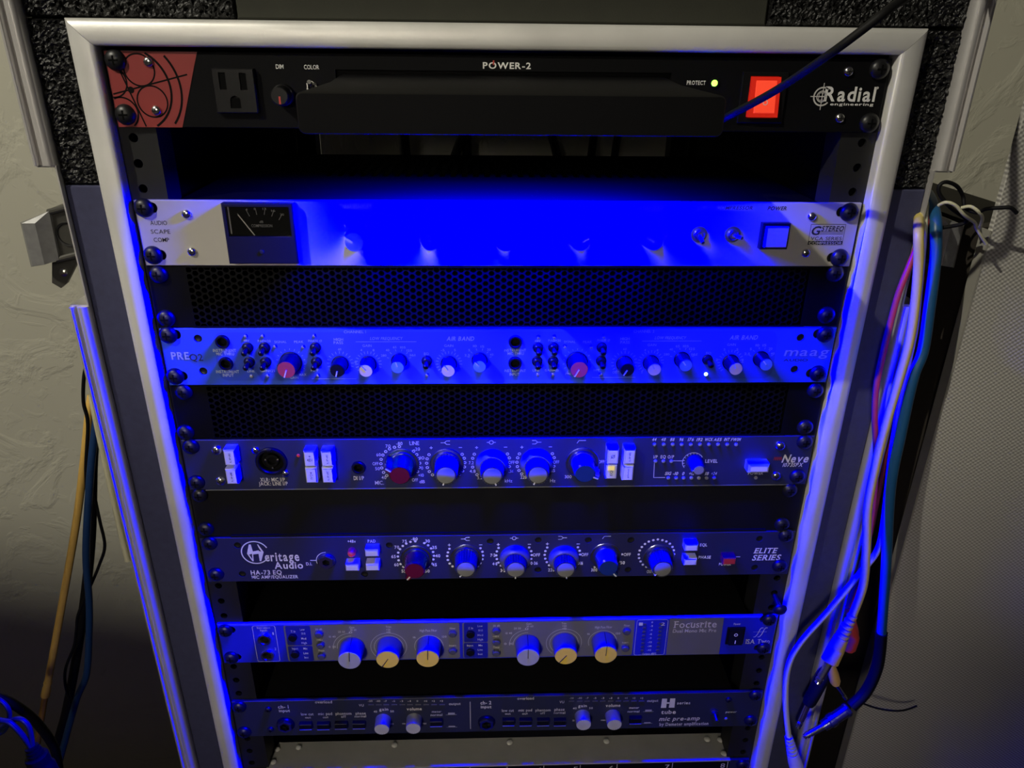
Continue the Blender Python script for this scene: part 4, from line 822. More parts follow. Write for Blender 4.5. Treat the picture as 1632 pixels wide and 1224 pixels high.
# mains outlet
q = dp['outlet'][0]; ox0, ox1, oz0, oz1 = -178, -152.7, -34.9, -9.4
ob = MB().bbox(ox0, ox1, 0, -4, oz0, oz1, .5); oc = MB()
for sl in dp['slots'][:2]:
    cx = sum(v[0] for v in sl) / 4; cz = sum(v[1] for v in sl) / 4; oc.box(cx - 2.1, cx + 2.1, -6, -.5, cz - 4.9, cz + 4.9)
g_ = dp['slots'][2]; cx = sum(v[0] for v in g_) / 4
oc.prism([(cx + 3.2 * math.cos(a * math.pi / 10), -28 + 3.2 * math.sin(a * math.pi / 10)) for a in range(11)] + [(cx - 3.2, -32.2), (cx + 3.2, -32.2)], -6, -.5)
om = boolean(ob.mesh('outlet', p['_w'], smooth=False), oc.mesh('c', p['_w'], smooth=False)); om.materials.clear()
mo = put('mains_outlet', om, 'black_plastic', p, p['_w'])
for sl in dp['slots']:
    cx = sum(v[0] for v in sl) / 4; cz = sum(v[1] for v in sl) / 4; hx_ = 2.0 if sl is not g_ else 3.1; hz_ = 4.8 if sl is not g_ else 3.0
    build(MB().box(cx - hx_, cx + hx_, -3.4, -.55, cz - hz_, cz + hz_), 'dark_slot_inset', 'shade_black', mo, smooth=False)  # dark insets put in for the shade inside the slots
# dimmer knob and colour switch
dx, dz = dp['dim'][0]
k = build(MB().lathe(dx, dz, [(6.4, 0), (6.4, -5), (5.8, -5.5), (5.4, -12), (4.8, -12.5), (0, -12.5)], 24), 'dimmer_knob', 'black_plastic', p, (dx, 0, dz))
build(MB().box(dx - .55, dx + .55, -12.7, -12, dz - 4.6, dz - .2), 'pointer', 'button_red', k, smooth=False).rotation_euler = (0, 0, 0)
tx, tz = dp['toggle'][0]
t = build(MB().lathe(tx, tz, [(3.6, 0), (3.6, -2.4), (2.4, -2.4), (2.2, -4)], 6), 'toggle_switch', 'chrome', p, (tx, 0, tz))
build(MB().tube([(tx, -2, tz), (tx + .5, -9, tz + 2.5), (tx + .6, -11, tz + 3.2)], [1.1, 1.5, 1.3], 10), 'lever', 'chrome', t)
led(p, *dp['led'][0], 1.9, 'led_green', 2.0); lx, lz = dp['led'][0]
build(MB().lathe(lx, lz, [(3.2, 0), (3.0, -.9), (2.0, -.9), (2.0, 0)], 20), 'light_bezel', 'black_plastic', p, (lx, 0, lz))
# rocker
b = MB(); b.bbox(bx0, bx1, 0, -2, bz0, bz1, .5)
bme = boolean(b.mesh('bezel', p['_w'], smooth=False), MB().box(153.6, 173.2, -5, 5, -35.6, -10.6).mesh('c', p['_w'], smooth=False)); bme.materials.clear()
rb = put('rocker_bezel', bme, 'black_plastic', p, p['_w'])
rk = build(MB().loft([[(154, 3, -35), (172.8, 3, -35), (172.8, 3, -11), (154, 3, -11)], [(154, -5.6, -34.8), (172.8, -5.6, -34.8), (172.8, -2.4, -11.2), (154, -2.4, -11.2)]]), 'rocker', 'rocker_red', rb, smooth=False)
m = MB(); m.loft([[(157, -5.2, -32.4), (170.6, -5.2, -32.4), (170.6, -2.4, -13), (157, -2.4, -13)], [(157.6, -6.0, -31.8), (170, -6.0, -31.8), (170, -3.1, -13.6), (157.6, -3.1, -13.6)]])
build(m, 'lit_window', 'rocker_hot', rk, smooth=False)
build(MB().ring(163.8, -26, 1.1, 1.6, -5.45, n=20), 'off_mark', 'bright_ink', rk, smooth=False)
# printed logos
lg = dp['logo'][0]; m = MB()
m.ring(lg[0], lg[1], 4.9, 5.8, -.12, 130, 400); m.ring(lg[0] - .2, lg[1], 2.9, 3.5, -.12, 150, 390)
for a in (45, 135, 225, 315): m.ring(lg[0] + 1.5 * math.cos(math.radians(a)), lg[1] + 1.5 * math.sin(math.radians(a)), 1.0, 1.4, -.12, n=16)
m.seg((lg[0] - 7.6, lg[1]), (lg[0] + 3, lg[1]), .5, -.13); m.seg((lg[0], lg[1] - 8), (lg[0], lg[1] + 8), .5, -.14)
rg = dp['reg'][0]; build(MB().disc(rg[0], rg[1], .8, -.12), 'trademark_dot', 'white_ink', p, smooth=False)
build(m, 'maker_emblem', 'white_ink', p, smooth=False)
print_text('power', p, {'': ('printed_lettering', 'bright_ink', -.12)})
build(MB().seg((-6.9, -3.4), (-6.9, -6.0), .9, -.15), 'red_letter_tick', 'button_red', p, smooth=False)
rack_screws('power', p); small_screws('power', p)
# the lamp tray, pulled out through the slot; its LED strip sits on the underside close to the faceplate
m = MB()
def rr(x0, x1, z0, z1, r, y):
    pts = []
    for cx, cz, a0 in ((x1 - r, z1 - r, 0), (x1 - r, z0 + r, 90), (x0 + r, z0 + r, 180), (x0 + r, z1 - r, 270)):
        for k_ in range(6):
            a = math.radians(a0 + 18 * k_); pts.append((cx + r * math.sin(a), y, cz + r * math.cos(a)))
    return pts
m.loft([rr(-101, 101, -30.4, -12.4, 1.5, 60), rr(-101, 101, -30.4, -12.4, 1.5, -6), rr(-97.5, 97.5, -31.2, -13.6, 2.5, -60), rr(-95.6, 95.6, -31.4, -13.8, 3, -147), rr(-94.6, 94.6, -31.0, -14.4, 2.4, -149.2)])
tray = build(m, 'lamp_tray', 'black_paint', p, angle=30)
build(MB().box(-92, 92, -32, -18, -31.9, -31.2), 'led_strip', 'lamp_diffuser', tray, smooth=False)
ld = bpy.data.lights.new('blue_led_strip', 'AREA'); ld.shape = 'RECTANGLE'; ld.size = 0.180; ld.size_y = 0.012; ld.energy = 27; ld.spread = math.radians(150); ld.color = (1, 1, 1)
# a 465 nm LED lies outside the sRGB gamut: its linear sRGB coordinates have small negative red and green
ld.use_nodes = True; ln_ = ld.node_tree; em = ln_.nodes['Emission']; cx_ = ln_.nodes.new('ShaderNodeCombineXYZ')
cx_.inputs[0].default_value = -0.032; cx_.inputs[1].default_value = -0.027; cx_.inputs[2].default_value = 1.0
ln_.links.new(cx_.outputs[0], em.inputs['Color'])
lo = bpy.data.objects.new('blue_led_strip', ld); C.objects.link(lo); lo.location = (0, -26 * S, -32.2 * S)
# ================================================================== UNIT 3: BUS COMPRESSOR
p = unit_thing('bus_compressor', 'light grey compressor with black needle meter and five knobs, bathed in blue light', 'compressor', 3)
dc = D['comp']
holes = [(x, z, 3.4) for x, z, a in dc['toggle']]
faceplate('comp', 3, p, 'warm_grey_panel', holes=[], slots=[(x, z, s_ * 1.0) for x, z, s_ in dc['rack']])
zt = row(3) - 2.0
c = MB(); c.box(-216, 216, 3.2, 110, zt - 1, zt); c.box(-216, 216, 196, 235, zt - 1, zt)
xs = [-139 + 9.0 * k_ for k_ in range(32)]
c.box(-216, xs[0], 110, 196, zt - 1, zt); c.box(xs[-1], 216, 110, 196, zt - 1, zt)
for a in xs[:-1]: c.box(a + 4.6, a + 9.0, 110, 196, zt - 1, zt)
build(c, 'slotted_lid', 'lid_black', p, smooth=False)
c = MB(); c.box(-216, -215, 3.2, 235, zt - 40, zt - 1); c.box(215, 216, 3.2, 235, zt - 40, zt - 1); c.box(-216, 216, 3.2, 235, zt - 41, zt - 40); c.box(-216, 216, 234, 235, zt - 40, zt - 1)
build(c, 'chassis', 'black_matte', p, smooth=False)
# meter
mx0, mx1, mz0, mz1 = -183.2, -137.2, -129.8, -89.9
wx0, wx1, wz0, wz1 = -181.0, -139.8, -111.4, -91.9
mm = boolean(MB().bbox(mx0, mx1, 0, -7, mz0, mz1, .7).mesh('meter', p['_w'], smooth=False), MB().box(wx0, wx1, -9, -3, wz0, wz1).mesh('c', p['_w'], smooth=False)); mm.materials.clear()
mt = put('needle_meter', mm, 'black_plastic', p, p['_w'])
build(MB().flat([(wx0, wz0), (wx1, wz0), (wx1, wz1), (wx0, wz1)], -3.05), 'dial', 'black_matte', mt, smooth=False)
nd = dc['needle'][0]
nm = MB(); a, b = nd; nm.tube([(a[0], -4.4, a[1]), (b[0], -4.4, b[1])], .35, 6); build(nm, 'needle', 'bright_ink', mt)
tm = MB()
for a, b in dc['tick']: tm.seg(a, b, .35, -3.2)
tm.seg((wx0 + .9, wz0 + .8), (wx0 + .9, wz1 - .8), 1.0, -3.2); tm.seg((wx1 - .6, wz0 + .8), (wx1 - .6, wz1 - .8), .4, -3.2)
build(tm, 'scale_marks', 'grey_ink', mt, smooth=False)['kind'] = 'stuff'
build(MB().box(wx0, wx1, -6.6, -6.0, wz0, wz1), 'meter_glass', 'clear_glass', mt, smooth=False)
sx_, sz_ = dc['mscrew'][0]; build(MB().lathe(sx_, sz_, [(1.6, -6.9), (1.5, -7.4), (0, -7.6)], 14), 'zero_adjust_screw', 'black_steel', mt)
CK = MB().lathe(0, 0, [(8.0, 0), (8.0, -1.2), (7.4, -1.8), (7.2, -3), (6.7, -13.6), (6.0, -14.5), (0, -14.5)], 32).mesh('rotary_knob')
CP = MB().box(-.35, .35, -14.7, -13.5, .6, 6.5).box(-.35, .35, -14.0, -2, 6.2, 7.3).mesh('pointer', smooth=False)
for x, z, a in dc['knob']:
    k = put('rotary_knob', CK, 'knob_silver_grey', p, (x, 0, z)); k.rotation_euler = (0, math.radians(a), 0)
    put('pointer', CP, 'dim_ink', k, (x, 0, z))
m = MB()
for (x, z, a), n_ in zip(dc['knob'], (7, 5, 6, 6, 7)):
    for j in range(n_):
        t_ = math.radians(-135 + 270 * j / (n_ - 1)); m.seg((x + 10 * math.sin(t_), z + 10 * math.cos(t_)), (x + 11.5 * math.sin(t_), z + 11.5 * math.cos(t_)), .45, -.12)
build(m, 'knob_scale_marks', 'black_ink', p, smooth=False)['kind'] = 'stuff'
for x, z, a in dc['toggle']:
    t = build(MB().lathe(x, z, [(5.6, 0), (5.6, -.8), (4.6, -.9), (3.6, -1), (3.6, -2.8), (2.6, -3.6), (1.4, -3.6)], 24), 'toggle_switch', 'chrome', p, (x, 0, z))
    ra = math.radians(a); build(MB().tube([(x, -2.8, z), (x + 2.6 * math.sin(ra), -8, z + 2.6 * math.cos(ra)), (x + 3.6 * math.sin(ra), -10, z + 3.6 * math.cos(ra))], [.9, 1.4, 1.2], 10), 'lever', 'chrome', t)
bq = dc['bezel'][0]; bx0, bx1, bz0, bz1 = bq[0][0] + 1.2, bq[1][0] - .6, bq[2][1] + .4, bq[0][1] - 1
be = build(MB().bbox(bx0, bx1, 0, -5.4, bz0, bz1, .6), 'power_switch_bezel', 'black_plastic', p, smooth=False)
build(MB().bbox(bx0 + 1.9, bx1 - 1.9, -5.3, -8, bz0 + 1.9, bz1 - 1.9, .6), 'power_button', 'button_lilac', be, smooth=False)
lb = dc['lbox'][0]; lx0, lx1, lz1, lz0 = lb[0][0], lb[1][0], lb[0][1], lb[2][1]
m = MB()
for a, b in (((lx0, lz1), (lx1, lz1)), ((lx1, lz1), (lx1, lz0)), ((lx1, lz0), (lx0, lz0)), ((lx0, lz0), (lx0, lz1))): m.seg(a, b, .3, -.12)
m.flat([(lx0, lz0), (lx1, lz0), (lx1, lz0 + 2.6), (lx0, lz0 + 2.6)], -.1)
for k_ in range(3): m.seg((lx0 + 7, lz1 - 5.0 - .9 * k_), (lx1 - .8, lz1 - 5.0 - .9 * k_), .25, -.12)
build(m, 'logo_frame', 'black_ink', p, smooth=False)
print_text('comp', p, {'m': ('dial_lettering', 'grey_ink', -3.25), 'w': ('reversed_lettering', 'warm_grey_panel', -.2), '': ('printed_lettering', 'black_ink', -.12)})
rack_screws('comp', p, -.1); small_screws('comp', p)
# ================================================================== VENT PANELS
def vent(r, unit, label):
    p = unit_thing('vent_panel', label, 'vent panel', r); d = D[unit]
    p['group'] = 'perforated vent panels in the rack'
    z1 = row(r) - .5; z0 = z1 - 43.4; zc = (z0 + z1) / 2
    x0, x1 = -214, 214; PT = 4.85; dx = PT * math.sqrt(3) / 2; R = PT / math.sqrt(3)
    m = MB(); n = int((x1 - x0) / dx) + 1; yf, yb = 1.0, 2.4
    for c in range(n):
        cx = x0 + c * dx; off = 0 if c % 2 == 0 else PT / 2
        zz = zc - PT * 4 + off
        while zz < z1 - 1.2:
            if zz > z0 + 1.2:
                i = len(m.v)
                for k in range(12):
                    a = math.pi * k / 6; q = R if k % 2 == 0 else R * math.cos(math.pi / 6)
                    m.v.append((cx + q * math.cos(a), yf, min(max(zz + q * math.sin(a), z0), z1)))
                for yy in (yf, yb):
                    for k in range(12):
                        a = math.pi * k / 6; m.v.append((cx + 1.95 * math.cos(a), yy, min(max(zz + 1.95 * math.sin(a), z0 + .3), z1 - .3)))
                for k in range(12):
                    q = (k + 1) % 12
                    m.f.append([i + k, i + q, i + 12 + q, i + 12 + k]); m.f.append([i + 12 + k, i + 12 + q, i + 24 + q, i + 24 + k])
            zz += PT
    build(m, 'perforated_sheet', 'vent_black', p, smooth=False, recalc=False)
    b = MB(); b.box(-HW, x0 - R * .6, yf + .02, 3, z0, z1); b.box(x1 + R * .2, HW, yf + .02, 3, z0, z1)
    b.box(x0 - R, x1 + R, yf - .6, 2.6, z0 - .3, z0 + .45); b.box(x0 - R, x1 + R, yf - .6, 2.6, z1 - .45, z1 + .3)
    build(b, 'mounting_border', 'vent_black', p, smooth=False)
    rack_screws(unit, p, yf)
    return p
vent(4, 'vent1', 'black perforated vent panel directly below the light grey compressor')
vent(6, 'vent2', 'black perforated vent panel between the sky blue unit and the navy unit')
# ================================================================== UNIT 5: SKY BLUE DUAL PREAMP
p = unit_thing('dual_channel_preamp', 'sky blue dual preamp with two red knobs and cream capped knobs, between two vent panels', 'preamp', 5)
dq = D['preq']
faceplate('preq', 5, p, 'sky_panel', holes=[(x, z, 2.9) for x, z in dq['bscrew']] + [(x, z, 4.0) for x, z in dq['jack']], slots=[(x, z, s_ * 1.0) for x, z, s_ in dq['rack']])
fx0, fx1 = dq['field'][0][0][0], dq['field'][1][0][0] - 1; fz1, fz0 = row(5) - 3.2, row(5) - 40.5
def rrect(x0, x1, z0, z1, r, n=6):
    pts = []
    for cx, cz, a0 in ((x1 - r, z1 - r, 0), (x1 - r, z0 + r, 90), (x0 + r, z0 + r, 180), (x0 + r, z1 - r, 270)):
        for k_ in range(n + 1):
            a = math.radians(a0 + 90 * k_ / n); pts.append((cx + r * math.sin(a), cz + r * math.cos(a)))
    return pts
fpl = MB().prism(rrect(fx0, fx1, fz0, fz1, 7), .05, -.06).mesh('printed_field', p['_w'], smooth=False)
fc = MB()
for x, z in dq['jack']: fc.lathe(x, z, [(0, -2), (4, -2), (4, 2), (0, 2)], 20)
fpl = boolean(fpl, fc.mesh('c', p['_w'], smooth=False)); fpl.materials.clear(); put('printed_field', fpl, 'sky_field', p, p['_w'])
chassis(p, 5, 240)
for x, z in dq['jack']: jack(p, x, z, 5.0, 3.3)
csk_screws('preq', p)
for x, z, s_ in dq['mini']:
    t = build(MB().lathe(x, z, [(3.9, 0), (3.9, -1.0), (3.2, -1.4), (3.0, -3.2), (2.2, -3.8), (0, -3.8)], 20), 'toggle_switch', 'black_plastic', p, (x, 0, z))
    ln = MB(); ln.tube([(x, -3, z), (x + .3 * s_, -7, z - .8), (x + .5 * s_, -9.5, z - 1.4), (x + .5 * s_, -10.4, z - 1.5)], [1.2, 1.7, 2.0, 1.2], 12); build(ln, 'lever', 'black_plastic', t)
    build(MB().lathe(x, z, [(2.6, -1.2), (2.5, -3.9), (1.9, -3.95), (1.9, -3.5)], 6), 'hex_nut', 'black_steel', t)
for x, z, on in dq['led']: led(p, x, z, 1.3, 'led_white' if on else 'led_off', 1.0)
def small_knob(rb, rc, h, capm, fl=.25):
    b = MB().lathe(0, 0, [(rb + .6, 0), (rb + .6, -1.2), (rb, -1.6, fl), (rc + .3, -h + .6, fl), (rc, -h)], 40); b.lathe(0, 0, [(rc, -h), (0, -h)], 40)
    c_ = MB().lathe(0, 0, [(rc - .1, -h + .2), (rc - .15, -h - .35), (0, -h - .35)], 32)
    return b.mesh('rotary_knob'), c_.mesh('knob_cap')
def knob_set(parent, lst, rb, rc, h, bodym, capm, ptm, fl=.25, ptlen=None, skirt=True):
    bm_, cm_ = small_knob(rb, rc, h, capm, fl)
    pm = MB().box(-.42, .42, -h - .5, -h, 0.2, rc - .1)
    if skirt: pm.loft([[(-.4, -h, rc - .4), (.4, -h, rc - .4), (.4, -h, rc + .35), (-.4, -h, rc + .35)], [(-.4, -1.5, rb - .4), (.4, -1.5, rb - .4), (.4, -1.5, rb + .35), (-.4, -1.5, rb + .35)]])
    pm = pm.mesh('pointer', smooth=False)
    for x, z, a in lst:
        k = put('rotary_knob', bm_, bodym, parent, (x, 0, z)); k.rotation_euler = (0, math.radians(a), 0)
        put('knob_cap', cm_, capm, k, (x, 0, z)); put('pointer', pm, ptm, k, (x, 0, z))
knob_set(p, dq['red'], 7.4, 6.3, 14, 'black_plastic', 'red_cap', 'white_ink')
knob_set(p, dq['hp'], 5.6, 4.9, 13, 'black_plastic', 'black_plastic', 'white_ink', skirt=False)
knob_set(p, dq['gain'], 5.5, 4.8, 13, 'black_plastic', 'cream_cap', 'dim_ink')
knob_set(p, dq['freq'], 5.3, 4.6, 12, 'black_plastic', 'steel_blue_cap', 'white_ink')
knob_set(p, dq['air'], 5.3, 4.6, 12, 'black_plastic', 'steel_blue_cap', 'white_ink')
m = MB()
for key, n_, r0, r1 in (('red', 15, 9.2, 10.4), ('hp', 17, 7.6, 9.6), ('gain', 19, 7.6, 9.6), ('freq', 6, 7.4, 9), ('air', 6, 7.4, 9)):
    for x, z, a in dq[key]:
        for j in range(n_):
            sp_ = 140 if n_ > 6 else 75
            t_ = math.radians(-sp_ + 2 * sp_ * j / (n_ - 1)); m.seg((x + r0 * math.sin(t_), z + r0 * math.cos(t_)), (x + r1 * math.sin(t_), z + r1 * math.cos(t_)), .35, -.16)
for a, b in dq['line']: m.seg((a[0], (a[1] + b[1]) / 2), (b[0], (a[1] + b[1]) / 2), .3, -.16)
build(m, 'scale_marks', 'dim_ink', p, smooth=False)['kind'] = 'stuff'
print_text('preq', p, {'k': ('dark_lettering', 'black_ink', -.16), '': ('printed_lettering', 'dim_ink', -.16)})
rack_screws('preq', p, -.1)
# ================================================================== BIG CONSOLE KNOBS
def fluted(rb, rt, h, n=34, fl=.55):
    return MB().lathe(0, 0, [(rb, -1.4), (rb, -3, fl), (rt, -h + 1.0, fl), (rt - .9, -h), (rt - 1.6, -h), (rt - 1.8, -h + .5)], n * 2)
def console_knob(parent, x, z, h, a, kind):
    """kind: grey / dual / redk / bluek / level"""
    if kind == 'level':
        k = build(fluted(6.4, 5.2, h, 22, .4), 'rotary_knob', 'knob_grey', parent, (x, 0, z)) if False else put('rotary_knob', fluted(6.4, 5.2, h, 22, .4).mesh('rotary_knob'), 'knob_grey', parent, (x, 0, z))
        put('knob_cap', MB().lathe(0, 0, [(4.0, -h + .5), (3.8, -h - .1), (0, -h - .1)], 28).mesh('knob_cap'), 'knob_cap_grey', k, (x, 0, z))
        put('pointer', MB().box(-.35, .35, -h - .2, -h + 2, 3.9, 5.3).mesh('pointer', smooth=False), 'bright_ink', k, (x, 0, z))
    elif kind in ('grey', 'dual'):
        k = put('rotary_knob', fluted(9.3, 8.6, h, 24, 1.0).mesh('rotary_knob'), 'knob_grey', parent, (x, 0, z))
        put('knob_cap', MB().lathe(0, 0, [(7.0, -h + .6), (6.8, -h + .1), (6.2, -h - .2), (0, -h - .2)], 32).mesh('knob_cap'), 'knob_cap_grey', k, (x, 0, z))
        put('pointer', MB().box(-.5, .5, -h - .1, -h + 3, 6.9, 8.75).mesh('pointer', smooth=False), 'bright_ink', k, (x, 0, z))
        if kind == 'grey':
            put('base_ring', MB().lathe(0, 0, [(13.2, 0), (13.2, -.5), (12.6, -.9), (12.3, -.5), (10.6, -.6), (10.2, -2.2), (9.4, -2.2)], 40).mesh('base_ring'), 'dark_chrome', k, (x, 0, z))
        else:
            put('outer_ring_knob', MB().lathe(0, 0, [(12.6, 0), (12.6, -3.4, .25), (12.3, -4.2), (11.8, -5.0), (10.2, -6.6), (9.6, -6.8), (8.4, -6.4)], 72).mesh('outer_ring_knob'), 'knob_light', k, (x, 0, z))
    else:
        bodym = 'maroon' if kind == 'redk' else 'marconi_blue'
        k = put('rotary_knob', MB().lathe(0, 0, [(9.2, -1.4), (9.2, -4), (8.6, -5), (8.2, -h + 1.2), (7.2, -h), (0, -h)], 36).mesh('rotary_knob'), bodym, parent, (x, 0, z))
        w_ = MB(); w_.loft([[(-4.6, -1.4, -2), (4.6, -1.4, -2), (2.3, -1.4, 13), (-2.3, -1.4, 13)], [(-4.2, -h * .7, -2), (4.2, -h * .7, -2), (2.0, -h * .7, 12.4), (-2.0, -h * .7, 12.4)], [(-3.6, -h + .2, -2), (3.6, -h + .2, -2), (1.5, -h + 1.2, 11.6), (-1.5, -h + 1.2, 11.6)]])
        put('pointer_wing', w_.mesh('pointer_wing', smooth=False), bodym, k, (x, 0, z))
        put('pointer', MB().loft([[(-.55, -h + .4, 7.4), (.55, -h + .4, 7.4), (.55, -h + 1.4, 11.7), (-.55, -h + 1.4, 11.7)], [(-.55, -h + .1, 7.4), (.55, -h + .1, 7.4), (.55, -h + 1.0, 11.8), (-.55, -h + 1.0, 11.8)]]).mesh('pointer', smooth=False), 'bright_ink', k, (x, 0, z))
        put('base_ring', MB().lathe(0, 0, [(13.2, 0), (13.2, -.5), (12.6, -.9), (12.3, -.5), (10.6, -.6), (10.2, -2.2), (9.2, -2.2)], 40).mesh('base_ring'), 'dark_chrome', k, (x, 0, z))
    k.rotation_euler = (0, math.radians(a), 0)
    return k
mat('dark_chrome', (0.20, 0.20, 0.22), 0.25, 0.9)
def fork(m, x, z, kind, y=-.12, w_=.5):
    if kind == 0:      # low shelf: line opening into a fork
        m.seg((x - 3.6, z), (x - .6, z), w_, y); m.seg((x - .8, z), (x + .9, z + 1.5), w_, y); m.seg((x + .7, z + 1.5), (x + 3.4, z + 1.5), w_, y); m.seg((x - .8, z), (x + .9, z - 1.5), w_, y); m.seg((x + .7, z - 1.5), (x + 3.4, z - 1.5), w_, y)
    elif kind == 1:    # bell
        m.seg((x - 3.4, z), (x - 1.7, z), w_, y); m.seg((x + 1.7, z), (x + 3.4, z), w_, y); m.ring(x, z, 1.3, 1.8, y, n=20)
    elif kind == 2:    # high shelf
        m.seg((x + 3.6, z), (x + .6, z), w_, y); m.seg((x + .8, z), (x - .9, z + 1.5), w_, y); m.seg((x - .7, z + 1.5), (x - 3.4, z + 1.5), w_, y); m.seg((x + .8, z), (x - .9, z - 1.5), w_, y); m.seg((x - .7, z - 1.5), (x - 3.4, z - 1.5), w_, y)
    else:              # high pass slope
        m.seg((x - 3.4, z - 1.3), (x - 1.9, z + 1.2), w_, y); m.seg((x - 2.1, z + 1.1), (x + 3.4, z + 1.1), w_, y)
# ================================================================== UNIT 7: NAVY CHANNEL AMPLIFIER
p = unit_thing('navy_mic_amplifier', 'dark navy microphone amplifier with round combo socket and tall white button pairs', 'preamp', 7)
dn = D['neve']
faceplate('neve', 7, p, 'navy_panel', holes=[(x, z, 4.4) for x, z in dn['jack']] + [(x, z, 9.4) for x, z in dn['xlr']])
chassis(p, 7, 240)
for k_, lst in (('redk', dn['redk']), ('grey', dn['grey']), ('dual', dn['dual']), ('bluek', dn['bluek']), ('level', dn['level'])):
    for x, z, a in lst: console_knob(p, x, z, {'redk': 17.5, 'grey': 18, 'dual': 18.5, 'bluek': 17, 'level': 14.5}[k_], a, k_)
for x, z in dn['xlr']:
    o = build(MB().lathe(x, z, [(12.0, 0), (12.0, -1.6), (11.2, -2.4), (9.6, -2.4), (9.0, -1.2), (8.6, 8), (0, 8)], 36), 'combo_socket', 'black_plastic', p, (x, 0, z))
    build(MB().lathe(x, z - .5, [(5.4, 7), (5.4, 1.0), (4.6, .4), (3.4, .4), (3.2, 6)], 28), 'socket_core', 'black_matte', o)
    pm = MB()
    for dx, dz in ((-4.6, 1.2), (4.6, 1.2), (0, -5.6)): pm.lathe(x + dx, z - .5 + dz, [(.8, 7), (.8, -.2), (0, -.5)], 10)
    build(pm, 'socket_contact', 'chrome', o)
    build(MB().bbox(x - 1.8, x + 1.8, -2.2, -3.4, z + 9.4, z + 11.6, .3), 'release_tab', 'black_plastic', o, smooth=False)
for x, z in dn['jack']: jack(p, x, z, 5.4, 3.4)
LETT = {'48': [('+', 3.6, 1.6, 2), ('48V', .8, 4.4, 2.6)], 'eql': [('EQL', 0, 2.4, 1.6)], 'ins': [], '': []}
for x, z, t in dn['btn']:
    hh = 13.2 if t not in ('eql',) else 12.4; yf = -9 if t != 'eql' else -7
    b = build(MB().bbox(x - 4.3, x + 4.3, 0, yf, z - hh / 2, z + hh / 2, 1.0), 'push_button', 'button_white', p, (x, 0, z), smooth=False)
    m = MB()
    if t == '48': letters(m, '+', x, z + 2.2, 1.6, 1.6, 'b', yf - .1); letters(m, '48V', x, z - 1.0, 4.2, 2.8, '', yf - .1)
    elif t == 'phi': m.ring(x, z, 1.1, 1.5, yf - .1, n=20); m.seg((x - 1.6, z - 1.8), (x + 1.6, z + 1.8), .4, yf - .1)
    elif t == 'mid': letters(m, 'IVO4', x, z, 6, 1.8, '', yf - .1, 90)
    elif t == 'eql': letters(m, 'EQL', x, z, 6, 1.8, '', yf - .1, 90)
    else: letters(m, 'LINE' if t != 'dig' else 'pluto', x, z, 8 if hh > 12 else 6, 1.3, '', yf - .1, 90)
    build(m, 'button_lettering', 'black_ink', b, smooth=False)['kind'] = 'stuff'
    if t == 'eql': build(MB().bbox(x - 3.2, x + 2.2, yf, yf - .25, z + 1.8, z + 5.6, .1), 'lit_window', 'led_yellow', b, smooth=False)
for x, z in dn['rled']: led(p, x, z, 1.3, 'led_red', 1.2)
for x, z in dn['led']: led(p, x, z, 1.45, 'led_off', 1.5)
for x, z in dn['pbtn']: build(MB().bbox(x - 8.2, x + 8.2, 0, -9, z - 3.8, z + 3.8, 1.6), 'power_button', 'button_white', p, (x, 0, z), smooth=False)
m = MB()
for x, z in dn['dot']: m.ring(x, z, .65, 1.25, -.12, n=14)
for x, z, k_ in dn['fork']: fork(m, x, z, k_)
for a, b in dn['line']: m.seg(a, b, .45, -.12)
ax, az = dn['arc'][0]; m.ring(ax, az, 7.9, 8.3, -.12, -130, 60)
for t_ in range(-120, 61, 20): m.seg((ax + 6.6 * math.sin(math.radians(t_)), az + 6.6 * math.cos(math.radians(t_))), (ax + 8 * math.sin(math.radians(t_)), az + 8 * math.cos(math.radians(t_))), .4, -.13)
build(m, 'scale_marks', 'white_ink', p, smooth=False)['kind'] = 'stuff'
zx, zz = dn['zig'][0]; m = MB()
for k_ in range(4):
    z_a = -1.6 + .5 * k_; m.seg((zx - 3.2 + 1.6 * k_, zz - 1.5), (zx - 2.4 + 1.6 * k_, zz + 1.5), .7, -.12); m.seg((zx - 2.4 + 1.6 * k_, zz + 1.5), (zx - 1.6 + 1.6 * k_, zz - 1.5), .7, -.125)
build(m, 'red_zigzag_emblem', 'red_badge', p, smooth=False)
print_text('neve', p, {'': ('printed_lettering', 'white_ink', -.12)})
rack_screws('neve', p); small_screws('neve', p, True)
build(MB().box(-HW + 12, HW - 12, -.2, 3, row(7) - .35 - PH - .5, row(7) - .35 - PH), 'lower_edge', 'brushed', p, smooth=False)
# ================================================================== UNIT 8: BLANK
p = unit_thing('blank_panel', 'plain black blanking panel under the navy microphone amplifier', 'blank panel', 8)
z1 = row(8) - .4; z0 = z1 - 43.4
m = MB(); m.box(-HW, HW, 1.4, 3, z0, z1); m.box(-216, 216, .2, 1.4, z0, z0 + 1.2); m.box(-216, 216, .2, 1.4, z1 - 1.2, z1)
build(m, 'panel_sheet', 'blank_panel', p, smooth=False)
rack_screws('blank', p, 1.4)
